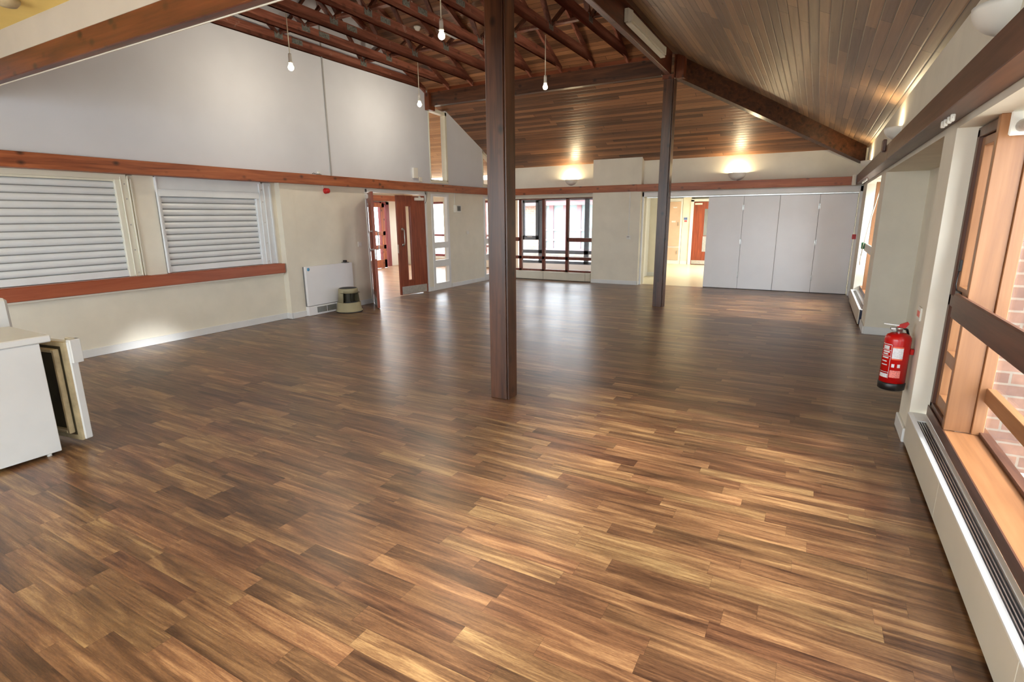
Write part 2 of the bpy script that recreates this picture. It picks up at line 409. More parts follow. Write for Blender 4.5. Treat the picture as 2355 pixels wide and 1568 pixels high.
# side wall with windows
b = MB()
holes(b, 0, .68, .80, -3.2, 12.3, 0, 2.76, [(-2.4, 4.32, 0, 2.05), (4.70, 8.30, 0, 2.05), (8.87, 11.30, 0, 2.05)])
b.box(1.12, 1.4, 4.3, 8.9, 0, 2.3)          # back of the niche
b.box(.80, 1.12, 4.32, 4.70, 0, 2.3); b.box(.80, 1.12, 8.30, 8.87, 0, 2.3); b.box(.80, 1.12, 4.70, 8.30, 2.05, 2.3)
b.box(.80, 1.05, -2.4, 4.32, 2.05, 2.3); b.box(.80, 1.05, 8.87, 11.30, 2.05, 2.3); b.box(.8, 1.05, 11.3, 12.3, 0, 2.3); b.box(.8, 1.05, -3.2, -2.4, 0, 2.3)
struct('wall_right', b, 'cream', 'cream window wall with a deep niche behind the extinguisher', 'wall')
b = MB()
holes(b, 1, -3.35, -3.2, -7.4, .9, 0, 3.3, [(-6.6, .1, .5, 2.6)])
struct('wall_near', b, 'white_wall', 'white wall behind the viewpoint with a wide window', 'wall')
# baseboards
b = MB().box(WA, WA+.018, -3.2, 5.57, 0, .095, .004).box(-7.13, -7.112, 5.575, 5.80, 0, .095, .004).box(WA, -7.112, 5.552, 5.57, 0, .095, .004)
b.box(WB, WB+.016, 5.80, 7.34, 0, .09, .004).box(WB, WB+.016, 9.10, 9.26, 0, .09, .004).box(WB, WB+.016, 9.92, 11.32, 0, .09, .004)
struct('baseboard_left', b, 'white', 'white baseboard along the foot of the long wall', 'baseboard')
b = MB().box(-4.59, -3.48, 12.034, 12.05, 0, .09, .004).box(-3.48, -3.464, 12.05, 12.2, 0, .09, .004)
struct('baseboard_back', b, 'white', 'cream white baseboard at the foot of the end wall pier', 'baseboard')
b = MB().box(.662, .68, 4.33, 4.70, 0, .10, .004).box(.68, 1.12, 8.282, 8.3, 0, .10, .004).box(.662, .68, 8.30, 8.86, 0, .10, .004).box(1.102, 1.12, 4.7, 8.28, 0, .1, .004).box(.662, .68, 11.32, 12.18, 0, .10, .004)
struct('baseboard_right', b, 'white', 'white baseboard round the niche and piers of the window wall', 'baseboard')

# ------------------------------------------------------------------ picture rails (timber trims)
def rail(n, boxes, mat, label):
    b = MB()
    for q in boxes: b.box(*q, .004)
    return struct('trim_%d' % n, b, mat, label, 'timber rail')
rail(1, [(WA, -7.06, -3.2, 7.66, 2.08, 2.235), (WB, -7.062, 7.664, 12.03, 2.078, 2.233)], 'rail_y', 'long orange-brown timber rail across the white wall above the shutters')
rail(2, [(-7.06, -3.56, 12.02, 12.05, 2.075, 2.225), (-7.06, -4.6, 12.05, 12.2, 2.075, 2.225), (-3.56, .55, 12.022, 12.05, 2.072, 2.222), (-3.47, .55, 12.05, 12.2, 2.072, 2.222)], 'rail_x', 'orange-brown timber rail across the end wall under the wall lights')
rail(3, [(.55, .68, -3.2, 6.9, 2.09, 2.25), (.55, .68, 6.904, 12.2, 2.09, 2.25)], 'brown_y', 'grey-brown timber rail above the windows and niche')

# ------------------------------------------------------------------ ceilings
b = MB().prism([(-12.4, 12.45, zback(12.45)), (-7.29, 12.45, zback(12.45)), (-7.29, 6.65, zback(6.65)), (-12.4, 6.65, zback(6.65))], (0, .04, .1))
struct('ceiling', b, 'c_lobby', 'pale boarded lobby ceiling seen through the high windows', 'ceiling')
b = MB().prism([(-7.29, 12.25, zback(12.25)), (.74, 12.25, zback(12.25)), (-2.12, 9.4, zback(9.4)), (-2.30, 6.65, zback(6.65)), (-7.29, 6.65, zback(6.65))], (0, .04, .1))
struct('ceiling', b, 'c_back', 'dark boarded slope of the ceiling above the end wall', 'ceiling')
b = MB().prism([(.74, 12.25, zside(.74)), (.74, -3.2, zside(.74)), (-2.30, -3.2, zside(-2.30)), (-2.30, 9.4, zside(-2.30)), (-2.12, 9.4, zside(-2.12))], (.04, 0, .1))
struct('ceiling', b, 'c_side', 'grey-brown boarded slope of the ceiling above the window wall', 'ceiling')
b = MB().prism([(-12.4, 6.65, zback(6.65)), (-2.3, 6.65, zback(6.65)), (-2.3, 3.9, zback(9.4)), (-12.4, 3.9, zback(9.4))], (0, 0, .1))
struct('ceiling', b, 'c_back', 'dark boarded slope above the near halves of the trusses', 'ceiling')
b = MB().box(-2.36, -2.30, 3.9, 9.4, 4.06, 5.25).box(-2.36, -2.30, 3.6, 3.9, 3.8, 4.1)
struct('wall_gable', b, 'dark_y', 'dark boarded gable above the long beam', 'wall')
b = MB().prism([(-12.4, 3.9, zback(9.4)), (-2.3, 3.9, zback(9.4)), (-.3, 2.1, zback(11.2)), (-12.4, 2.1, zback(11.2))], (0, 0, .1))
struct('ceiling', b, 'c_back', 'dark boarded slope between the near beams', 'ceiling')
b = MB().prism([(-7.3, 2.16, 2.87), (.36, 2.16, 2.87), (-.55, 2.16, 3.30), (-7.3, 2.16, 3.30)], (0, .09, 0))
struct('wall_upstand', b, 'plaster', 'white plaster strip above the big red-brown beam', 'wall')
b = MB().box(-7.4, .0, -3.35, 2.16, 3.07, 3.2)
struct('ceiling', b, 'yellow_wall', 'yellow cream plaster ceiling over the near end', 'ceiling')

# ------------------------------------------------------------------ posts and beams
def post(x0, x1, y0, y1, ztop, label):
    t = thing('timber_post', label, 'post', ((x0+x1)/2, (y0+y1)/2, 0))
    part('post_shaft', MB().box(x0, x1-.012, y0, y1, 0, ztop, .004), 'dark_z', t)
    part('cover_board', MB().box(x1-.008, x1+.006, y0+.01, y1-.004, 0, ztop, .002), 'dark_z', t)
    return t
post(-2.36, -2.19, 3.81, 3.97, 3.72, 'thick dark brown post standing alone in the middle of the hall floor')
post(-2.375, -2.21, 9.24, 9.42, 3.66, 'dark brown post by the folding doors carrying the far corner of the roof')
t = thing('timber_beam', 'heavy red-brown beam crossing high over the near end under a white plaster strip', 'beam', (-3.4, 2.18, 2.71))
part('beam_face', MB().box(-7.24, .54, 2.15, 2.215, 2.71, 2.87, .006), 'beam_x', t)
part('bead', MB().box(-7.24, .54, 2.215, 2.222, 2.705, 2.74), 'cream', t)
t = thing('timber_beam', 'dark beam under the near ends of the trusses', 'beam', (-4.8, 3.9, 3.74))
part('beam_face', MB().box(-7.13, -2.36, 3.86, 3.99, 3.74, 4.02, .006), 'dark_x', t)
t = thing('timber_beam', 'dark beam carrying the truss ends above the boarded slope', 'beam', (-4.7, 9.35, 3.74))
part('beam_face', MB().box(-7.1, -2.42, 9.27, 9.40, 3.74, 4.0, .006), 'dark_x', t)
part('ledge_board', MB().box(-7.1, -2.42, 9.255, 9.40, 3.985, 4.075, .004), 'beam_x', t)
part('bearing_block', MB().box(-7.14, -7.03, 9.2, 9.4, 3.66, 3.98, .006), 'beam_z', t)
t = thing('timber_beam', 'long dark beam joining the two posts with the strip light on its side', 'beam', (-2.3, 6.6, 3.72))
part('beam_face', MB().box(-2.34, -2.265, 3.97, 9.26, 3.72, 4.06, .006), 'ybeam', t)
part('beam_shoe', MB().box(-2.39, -2.20, 9.2, 9.27, 3.655, 3.72, .004).box(-2.215, -2.195, 9.2, 9.27, 3.66, 4.0, .004), 'beam_z', t)
t = thing('hip_beam', 'dark red sloping beam running down to the corner of the window wall', 'beam', (-.8, 10.7, 3.2))
q = .06/math.sqrt(2)
def hz(x, y): return 2.73+SL*((.68-x)+(12.2-y))/2
poly = []
a, c = (-2.19, 9.33), (.60, 12.12)
pts = [(a[0]+q, a[1]-q, hz(*a)-.345), (c[0]+q, c[1]-q, hz(*c)-.31), (c[0]+q, c[1]-q, hz(*c)-.01), (a[0]+q, a[1]-q, hz(*a)-.01)]
part('beam_face', MB().prism(pts, (-2*q, 2*q, 0)), 'dark_y', t)
part('post_head', MB().box(-2.19, -2.06, 9.22, 9.40, 3.655, 4.0, .005), 'beam_z', t)

# ------------------------------------------------------------------ roof trusses
def make_truss(x, label):
    t = thing('roof_truss', label, 'truss', (x, 6.65, 4.09), 0, 'roof trusses')
    w = .019
    yb0, yb1 = 3.99, 9.27
    zt = lambda y: zback(max(y, 13.3-y))-.005
    pts = [(x-w, yb0, 4.09), (x-w, yb1, 4.09), (x-w, yb1-.24, 4.185), (x-w, yb0+.24, 4.185)]
    part('bottom_chord', MB().prism([(x-w, yb0, 4.09), (x-w, yb1-.04, 4.09), (x-w, yb1-.1, zt(yb1-.04)-.01), (x-w, yb1-.16, 4.185), (x-w, yb0+.16, 4.185), (x-w, yb0+.04, zt(yb1-.04)-.02)], (2*w, 0, 0)), 'truss', t)
    for sg in (1, -1):
        f = lambda y: 6.65+sg*(y-6.65)
        y0, y1 = 6.65, 9.2
        p = [(x-w, f(y0), zt(y0)), (x-w, f(y1), zt(y1)), (x-w, f(y1), zt(y1)-.09), (x-w, f(y0), zt(y0)-.09)]
        part('top_chord', MB().prism(p, (2*w, 0, 0)), 'truss', t)
        part('web', MB().bar((x, f(7.52), 4.17), (x, f(8.0), zt(8.0)-.06), .032, .07, (1, 0, 0)), 'web', t)
        part('web', MB().bar((x, f(7.48), 4.17), (x, f(6.70), zt(6.7)-.08), .032, .07, (1, 0, 0)), 'web', t)
        part('nail_plate', MB().box(x-w-.003, x+w+.003, f(7.5)-.07, f(7.5)+.07, 4.10, 4.20), 'plate', t)
    part('nail_plate', MB().box(x-w-.003, x+w+.003, 6.03, 6.22, 4.10, 4.17), 'plate', t)
    return t
TX = [-7.115, -6.54, -5.99, -5.37, -4.74, -4.15, -3.56, -2.97]
TL = ['roof truss lying flat against the tall white wall', 'second roof truss out from the tall white wall', 'roof truss from which the two bare bulbs near the white wall hang',
      'roof truss just on the white wall side of the small emergency light', 'roof truss with the small emergency light on its side', 'roof truss next beyond the emergency light, toward the posts',
      'second roof truss from the long beam with the strip light', 'roof truss next to the long beam with the strip light']
T0 = make_truss(TX[0], TL[0])
for x, lb in zip(TX[1:], TL[1:]):
    c = copy_tree(T0); c.location.x = x; c['label'] = lb
for y in (5.86, 7.60):
    solo('truss_binder', MB().box(-7.1, -2.42, y-.04, y+.04, 4.187, 4.222, .002), 'web', 'timber binder laid across the trusses, the one nearer the '+('near beam' if y < 6 else 'far posts'), 'binder', 'truss binders', (-4.7, y, 4.187))

# ------------------------------------------------------------------ lamps
def pendant(x, y, label):
    t = thing('pendant_bulb', label, 'light bulb', (x, y, 3.42), 0, 'bare pendant bulbs')
    part('cord', MB().tube([(x, y, 3.58), (x, y, 4.12)], .006, 8), 'cord', t)
    h = part('bulb_holder', MB().lathe([(.0, .16), (.018, .16), (.022, .13), (.022, .07), (.026, .065), (.026, .05), (.0, .05)], (x, y, 3.42), 20), 'plastic', t)
    prof = [(.0, -.037)]+[(.036*math.sin(a), -.002-.036*math.cos(a)) for a in [i*math.pi/12 for i in range(1, 9)]]+[(.024, .03), (.016, .052), (.0, .052)]
    part('bulb', MB().lathe(prof, (x, y, 3.42), 24), 'bulb', t)
    lamp('bulb_light', 'POINT', (x, y, 3.36), 26, (1, .87, .68), shadow_soft_size=.04)
pendant(-6.03, 5.07, 'lit bare bulb hanging in front of the tall white wall, over the wider shutter side')
pendant(-6.09, 7.71, 'lit bare bulb hanging beside the bearing block at the end of the white wall')
pendant(-3.67, 5.07, 'lit bare bulb hanging just in front of the small emergency light')
pendant(-3.73, 7.71, 'lit bare bulb hanging in front of the boarded slope between the two posts')

def sconce(c, ang, label, on=True, r=.15, e=22, boss=False):
    """half bowl uplighter; ang = direction the wall faces"""
    t = thing('wall_uplighter', label, 'wall light', c, ang, 'bowl wall lights')
    prof = []
    for i in range(11):
        a = i/10*math.pi/2; prof.append((r*math.sin(a), -r*.88*math.cos(a)))
    inner = [((r-.012)*math.sin(a), -(r*.88-.012)*math.cos(a)) for a in [i/10*math.pi/2 for i in range(10, -1, -1)]]
    part('bowl', MB().lathe(prof+inner, (0, 0, 0), 24, 'z', -math.pi/2, math.pi/2), 'plastic', t, local=True)
    if boss: part('finial', MB().lathe([(0, -.17), (.03, -.165), (.035, -.12), (.03, -.1)], (.04, 0, 0), 16), 'plastic', t, local=True)
    if on:
        part('bulb', MB().lathe([(0, -.06), (.02, -.05), (.028, -.03), (.02, -.005), (0, 0)], (.06, 0, -.03), 16), 'bulb', t, local=True)
        d = Vector((math.cos(ang), math.sin(ang), 0))*.075
        lamp('uplighter_light', 'POINT', (c[0]+d.x, c[1]+d.y, c[2]-.02), e, (1, .80, .48), shadow_soft_size=.03)
    return t
sconce((-5.2, 12.2, 2.395), -math.pi/2, 'lit bowl wall light above the end window')
sconce((-1.54, 12.2, 2.385), -math.pi/2, 'lit bowl wall light with a finial above the folding doors', boss=True, r=.17)
sconce((.68, 7.45, 2.46), math.pi, 'lit bowl wall light above the timber rail over the niche', e=10)
sconce((.68, 11.2, 2.42), math.pi, 'lit bowl wall light high in the corner by the folding doors', e=14)
sconce((.68, 3.5, 2.48), math.pi, 'unlit bowl wall light above the near windows', on=False, r=.15)
t = thing('ceiling_fitting', 'small grey fitting on the yellow near ceiling', 'ceiling fitting', (-5.13, 1.93, 3.07))
part('housing', MB().lathe([(0, -.05), (.05, -.045), (.07, -.02), (.075, -.002), (0, -.002)], (-5.13, 1.93, 3.07), 24), 'gasket', t)

sconce((-7.24, .9, 2.55), 0, 'lit bowl wall light on the long wall behind the shutters end', e=12)  # added out of view to brighten the near ceiling
# batten light on the long beam
t = thing('strip_light', 'unlit cream strip light fixed to the side of the long beam', 'strip light', (-2.22, 7.6, 3.76))
part('light_body', MB().box(-2.262, -2.215, 6.82, 8.46, 3.80, 3.95, .004), 'shutter_cream', t)
part('diffuser', MB().prism([(-2.214, 6.84, 3.80), (-2.165, 6.84, 3.815), (-2.165, 6.84, 3.905), (-2.214, 6.84, 3.94)], (0, 1.60, 0)), 'heater', t)
for y in (6.82, 8.44): part('end_cap', MB().prism([(-2.214, y, 3.79), (-2.158, y, 3.81), (-2.158, y, 3.91), (-2.214, y, 3.95)], (0, .02, 0)), 'shutter_cream', t)
part('lower_lip', MB().box(-2.24, -2.17, 6.82, 8.46, 3.775, 3.795, .003), 'shutter_cream', t)
# emergency light on a truss
t = thing('emergency_light', 'small white emergency light on the side of a truss', 'emergency light', (-4.82, 6.85, 4.08))
part('light_body', MB().box(-4.86, -4.762, 6.60, 7.06, 4.09, 4.17, .01), 'plastic', t)
part('diffuser', MB().box(-4.862, -4.775, 6.62, 7.04, 4.06, 4.092, .012), 'metal', t)
solo('flex_cable', MB().tube([(-4.78, 5.93, 4.24), (-4.79, 6.05, 4.20), (-4.80, 6.4, 4.2), (-4.81, 6.55, 4.23), (-4.81, 6.66, 4.24), (-4.81, 6.7, 4.172)], .008, 8), 'cord', 'white cable looping along the truss to the emergency light', 'cable', loc=(-4.8, 6.3, 4.2))
t = thing('smoke_detector', 'round white smoke detector on the boarded slope between trusses', 'smoke detector', (-6.19, 7.87, zback(7.87)))
part('base', MB().lathe([(0, -.012), (.06, -.012), (.06, .01), (0, .01)], (0, 0, -.005), 24), 'plastic', t, local=True)
part('head', MB().lathe([(0, -.055), (.035, -.05), (.045, -.03), (.055, -.012)], (0, 0, -.005), 24), 'plastic', t, local=True)

# ------------------------------------------------------------------ roller shutters
def shutter(y0, y1, sy0, sy1, ztop, label, cream, fascia):
    m = 'shutter_cream' if cream else 'shutter'
    t = thing('roller_shutter', label, 'shutter', (WA, (y0+y1)/2, .885), 0, 'roller shutters over the counter')
    n = round((ztop-.97)/.0765); p = (ztop-.97)/n; b = MB(); x0 = WA-.03
    prof = []
    for i in range(n):
        z = .97+i*p
        for k in range(7):
            u = k/6; prof.append((x0+.001+.022*math.sin(math.pi*min(1, u*1.02))**.6 if 0 < k < 6 else x0, z+p*(.06+.88*u)))
    for i in range(len(prof)-1):
        a, c = prof[i], prof[i+1]
        b.quad([(a[0], sy0, a[1]), (a[0], sy1, a[1]), (c[0], sy1, c[1]), (c[0], sy0, c[1])])
        if (i+1) % 7: b.sm.append(len(b.f)-1)
    part('slat_curtain', b, 'shutter', t)
    part('curtain_gap', MB().box(x0-.02, x0+.0012, sy0, sy1, .97, ztop), 'grey', t)
    part('bottom_rail', MB().box(x0-.01, x0+.022, sy0, sy1, .888, .967, .003), 'shutter', t)
    if fascia: part('fascia', MB().box(WA-.02, WA+.035, sy0-.03, sy1+.04, ztop-.004, ztop+.085, .003).box(WA-.02, WA+.012, sy0-.03, sy1+.1, ztop+.085, 2.08, .003).box(WA+.03, WA+.036, (sy0+sy1)/2+.0, (sy0+sy1)/2+.003, ztop, ztop+.085), 'shutter', t)
    else: part('fascia', MB().box(WA-.02, WA+.03, y0, y1-.08, 2.02, 2.08, .003).box(WA-.02, WA+.006, sy0, sy1, ztop-.003, 2.02, .002), 'shutter_cream', t)
    if y0 > 3.7:
        part('guide_rail', MB().box(WA-.03, WA+.012, y0, sy0+.002, .885, ztop+.05, .003).box(WA-.03, WA+.035, y0, y0+.02, .885, 2.07, .003), m, t)
    g = MB().box(WA-.03, WA+.016, sy1-.002, sy1+.05, .885, ztop+.02, .003).box(WA-.03, WA+.034, sy1+.05, sy1+.062, .885, 2.05, .003).box(WA-.03, WA+.022, sy1+.062, sy1+.125, .885, 2.06, .003)
    g.box(WA-.03, WA+.036, sy1+.125, sy1+.14, .885, 2.06, .003).box(WA-.03, WA+.008, sy1+.14, y1, .885, 2.075, .003).box(WA-.03, WA+.03, y1-.045, y1-.03, .885, 2.03, .002)
    gr = part('guide_rail', g, m, t)
    for z in (.93, 1.2, 1.5, 1.8, 1.97): part('screw_head', MB().lathe([(0, .006), (.008, .004), (.009, 0)], (WA+.022, sy1+.095, z), 10, 'x'), 'metal', gr)
    return t
shutter(1.3, 3.60, 1.3, 3.40, 2.0, 'wide white roller shutter closed behind the white appliances', True, False)
shutter(3.84, 5.50, 3.89, 5.23, 1.845, 'narrower white roller shutter with a deep fascia, closed beside the pier', False, True)
t = thing('serving_counter', 'red-brown timber counter edge running under both roller shutters', 'counter', (WA, 2.2, .73))
part('nosing', MB().box(WA, -7.145, -3.0, 5.545, .735, .878, .006), 'sill_wood', t)
part('counter_top', MB().box(WA, -7.15, 1.32, 3.59, .879, .884).box(WA, -7.15, 3.85, 5.49, .879, .884), 'sill_wood', t)
part('bead', MB().box(WA, -7.17, -3.0, 5.53, .712, .735, .003), 'cream', t)
struct('wall_hatch', MB().box(WA-.24, WA-.185, 1.2, 5.6, .7, 2.2), 'cream', 'cream lining behind the shuttered hatch', 'wall')

# ------------------------------------------------------------------ radiator panel, step stool, small wall items
t = thing('wall_heater', 'flat white wall heater with a blue sticker and grey grille behind the step stool', 'heater', (WB+.06, 6.35, 0))
part('heater_panel', MB().box(WB+.03, WB+.075, 5.85, 6.86, .16, .80, .006), 'panel_white', t)
part('plinth', MB().box(WB+.0, WB+.072, 5.85, 6.86, .003, .152, .004), 'panel_white', t)
part('side_casing', MB().box(WB, WB+.03, 5.853, 6.857, .16, .795), 'grey', t)
g = MB()
for i in range(2):
    y = 6.02+i*.21
    g.box(WB+.072, WB+.076, y, y+.195, .035, .13)
gp = part('grille', g, 'grey', t)
g = MB()
for i in range(2):
    for k in range(9): g.box(WB+.074, WB+.079, 6.025+i*.21, 6.21+i*.21, .04+k*.0105, .044+k*.0105)
part('grille_bar', g, 'metal', gp)
part('sticker', MB().lathe([(0, .0015), (.027, .0015), (.027, 0)], (WB+.075, 5.905, .755), 24, 'x'), 'blue', t, label='round blue sticker')
t = thing('door_holder', 'small grey magnetic holder on a shelf above the wall heater', 'door holder', (WB+.03, 6.72, .80))
part('base_plate', MB().box(WB, WB+.09, 6.68, 6.78, .801, .811, .003), 'grey', t)
part('magnet', MB().box(WB+.02, WB+.07, 6.70, 6.75, .812, .846, .005), 'black', t)

def stool(x, y, rz):
    t = thing('step_stool', 'olive cream rolling step stool standing before the wall heater', 'step stool', (x, y, 0), rz)
    def ring(r0, r1, z0, z1, gap=None):
        return MB().lathe([(r0-.012, z0), (r0, z0), (r1, z1), (r1-.012, z1)], (0, 0, 0), 40)
    part('base_skirt', MB().lathe([(.19, .012), (.215, .012), (.222, .02), (.222, .03), (.205, .04), (.192, .155), (.186, .165), (.13, .166)], (0, 0, 0), 44), 'stool', t, local=True)
    part('floor_ring', MB().lathe([(.19, .0), (.215, .0), (.218, .012), (.19, .012)], (0, 0, 0), 44), 'rubber', t, local=True)
    b = MB(); a = math.radians(52)
    b.lathe([(.13, .165), (.181, .165), (.158, .385), (.150, .40), (.12, .40)], (0, 0, 0), 36, 'z', a, 2*math.pi-a)
    b.lathe([(.14, .325), (.1645, .325), (.158, .385), (.150, .40), (.12, .40)], (0, 0, 0), 16, 'z', -a, a)
    part('upper_drum', b, 'stool', t, local=True)
    part('step_opening', MB().lathe([(.10, .166), (.10, .33)], (0, 0, 0), 30, 'z', -a*1.3, a*1.3).box(.09, .13, -.008, .008, .166, .33).box(-.02, .12, -.16, .16, .326, .33), 'stool_dark', t, local=True)
    part('step_tread', MB().lathe([(0, .167), (.16, .167), (.165, .172), (0, .174)], (0, 0, 0), 36, 'z', -a*.9, a*.9), 'rubber', t, local=True)
    part('top_tread', MB().lathe([(0, .405), (.13, .405), (.142, .402), (.146, .398)], (0, 0, 0), 40), 'rubber', t, local=True)
    return t
stool(-6.84, 6.50, math.radians(-22))
t = thing('fire_sounder', 'round red fire alarm sounder on the wall under the timber rail', 'alarm sounder', (WB, 6.46, 2.0))
part('base', MB().lathe([(0, .028), (.045, .028), (.047, .0)], (WB, 6.46, 1.995), 26, 'x'), 'red_plastic', t)
part('dome', MB().lathe([(0, .085), (.028, .083), (.040, .07), (.042, .028)], (WB, 6.46, 1.995), 26, 'x'), 'red_plastic', t)
part('conduit', MB().box(WB, WB+.012, 6.40, 6.412, 2.03, 2.08), 'plastic', t)
# small devices
def plate(name, lo, hi, label, cat, mat='plastic', extra=None):
    t = thing(name, label, cat, tuple((a+c)/2 for a, c in zip(lo, hi)))
    part('face_plate', MB().box(lo[0], hi[0], lo[1], hi[1], lo[2], hi[2], .003), mat, t)
    if extra: extra(t)
    return t
def rockers(xf, y, z, ax, n=2):
    def f(t):
        for i in range(n):
            o = (i-(n-1)/2)*.026
            if ax == 0: part('rocker', MB().box(xf, xf+.005, y+o-.008, y+o+.008, z-.014, z+.014, .002), 'white', t)
            else: part('rocker', MB().box(y+o-.008, y+o+.008, xf-.005, xf, z-.014, z+.014, .002), 'white', t)
    return f
plate('light_switch', (WB, 7.10, 1.05), (WB+.012, 7.19, 1.14), 'white light switch on the wall beside the open door leaf', 'light switch', extra=rockers(WB+.012, 7.145, 1.095, 0))
plate('light_switch', (WB, 10.57, 1.165), (WB+.014, 10.66, 1.25), 'white double light switch on the wall between the two glazed strips', 'light switch', extra=rockers(WB+.014, 10.615, 1.208, 0))
def ctrl(t):
    part('display', MB().box(WB+.07, WB+.073, 10.13, 10.26, 1.685, 1.80), 'grey', t)
    part('conduit', MB().box(WB, WB+.015, 10.12, 10.135, 1.82, 2.08), 'plastic', t)
    g = MB()
    for i in range(4): g.box(WB+.073, WB+.075, 10.145+i*.028, 10.155+i*.028, 1.70, 1.785)
    part('key', g, 'black', t)
plate('control_box', (WB, 10.08, 1.66), (WB+.07, 10.29, 1.82), 'pale grey alarm control box hanging on a conduit below the rail', 'control box', extra=ctrl)
def conc(t): part('lamp', MB().lathe([(0, .006), (.006, .004), (.006, 0)], (WB+.03, 8.73, 2.47), 10, 'x'), 'grey', t)
plate('router', (WB, 8.70, 2.32), (WB+.05, 8.83, 2.52), 'white rounded router box on the wall above the double doors', 'router', extra=conc)
plate('wall_socket', (WB, 8.90, 2.26), (WB+.03, 8.98, 2.35), 'small white socket on the wall beside the router', 'socket', extra=rockers(WB+.03, 8.94, 2.30, 0, 1))
solo('socket_cable', MB().tube([(WB+.02, 8.80, 2.35), (WB+.02, 8.86, 2.34), (WB+.03, 8.88, 2.28), (WB+.03, 8.91, 2.29)], .004, 6), 'cord', 'thin white cable from the router to the socket', 'cable', loc=(WB, 8.85, 2.3))
t = thing('sensor', 'small pale motion sensor perched on top of the timber rail', 'sensor', (-7.09, 6.30, 2.235))
part('bracket', MB().box(-7.11, -7.08, 6.27, 6.36, 2.236, 2.246, .002).tube([(-7.1, 6.25, 2.25), (-7.1, 6.22, 2.262), (-7.1, 6.19, 2.25)], .005, 6), 'grey', t)
part('head', MB().box(-7.115, -7.07, 6.28, 6.34, 2.246, 2.29, .012), 'plastic', t)

# ------------------------------------------------------------------ double doors (each leaf built along +x from its hinge)
def leaf(n, hinge, ang, label, side):
    t = sthing('door_%d' % n, label, 'door', hinge, ang)
    w, h, th = .735, 1.985, .022; s0, s1, z0, z1 = w-.34, w-.21, .30, 1.78
    b = MB()
    for q in ((0, s0, .012, h), (s1, w, .012, h), (s0, s1, .012, z0), (s0, s1, z1, h)): b.box(q[0], q[1], -th, th, q[2], q[3])
    part('door_leaf', b, 'door', t, local=True)
    m = MB()
    for sg in (-1, 1):
        y0, y1 = sorted((sg*th, sg*(th+.009)))
        m.box(s0-.022, s0+.004, y0, y1, z0-.02, z1+.02, .003).box(s1-.004, s1+.022, y0, y1, z0-.02, z1+.02, .003).box(s0, s1, y0, y1, z0-.02, z0+.004).box(s0, s1, y0, y1, z1-.004, z1+.02)
    fr = part('vision_frame', m, 'door', t, local=True)
    part('pane', MB().box(s0, s1, -.004, .004, z0, z1), 'glass', fr, local=True)
    for sg in (-1, 1):
        part('kick_plate', MB().box(.03, w-.03, sg*th, sg*(th+.002), .02, .18), 'metal', t, local=True, label='brushed metal kick plate')
        hx = w-.11; y = sg*(th+.055)
        part('pull_handle', MB().tube([(hx, sg*th, 1.02), (hx, y*.8, 1.02), (hx, y, 1.05), (hx, y, 1.30), (hx, y*.8, 1.33), (hx, sg*th, 1.33)], .0105, 12).lathe([(.026, 0), (.026, sg*.006), (0, sg*.006)], (hx, sg*th, 1.02), 18, 'y').lathe([(.026, 0), (.026, sg*.006), (0, sg*.006)], (hx, sg*th, 1.33), 18, 'y'), 'metal', t, local=True, label='satin metal pull handle')
    part('lock_plate', MB().box(w, w+.003, -.012, .012, .86, 1.03), 'metal', t, local=True)
    y0, y1 = sorted((side*th, side*(th+.045)))
    part('door_closer', MB().box(.05, .28, y0, y1, 1.89, 1.95, .006).box(.14, .16, y0, y1, 1.95, 1.97).bar((.15, (y0+y1)/2, 1.975), (.38, (y0+y1)/2+side*.06, 1.978), .02, .008), 'plastic', t, local=True, label='silver white closer box')
    for z in (.2, 1.0, 1.8): part('hinge', MB().lathe([(0, -.05), (.008, -.05), (.008, .05), (0, .05)], (-.004, side*th, z), 10), 'metal', t, local=True)
    return t
leaf(1, (WB+.03, 7.415, 0), math.radians(-42), 'red-brown door leaf standing wide open into the hall, seen edge-on', -1)
leaf(2, (WB-.02, 9.055, 0), math.radians(-99), 'red-brown door leaf with a narrow glass slot, almost shut', 1)
b = MB().box(WB-.15, WB+.012, 7.36, 7.40, 0, 2.06, .003).box(WB-.15, WB+.012, 9.07, 9.11, 0, 2.06, .003).box(WB-.15, WB+.012, 7.36, 9.11, 2.01, 2.065, .003)
struct('trim_4', b, 'white', 'white frame round the double doors', 'door frame', (WB, 8.2, 0))
solo('closer_cable', MB().tube([(WB+.02, 9.13, 2.07), (WB+.035, 9.10, 1.98), (WB+.03, 9.08, 1.90), (WB+.01, 9.07, 1.84)], .004, 6), 'black', 'thin black cable drooping beside the nearly shut door', 'cable', loc=(WB, 9.1, 2))

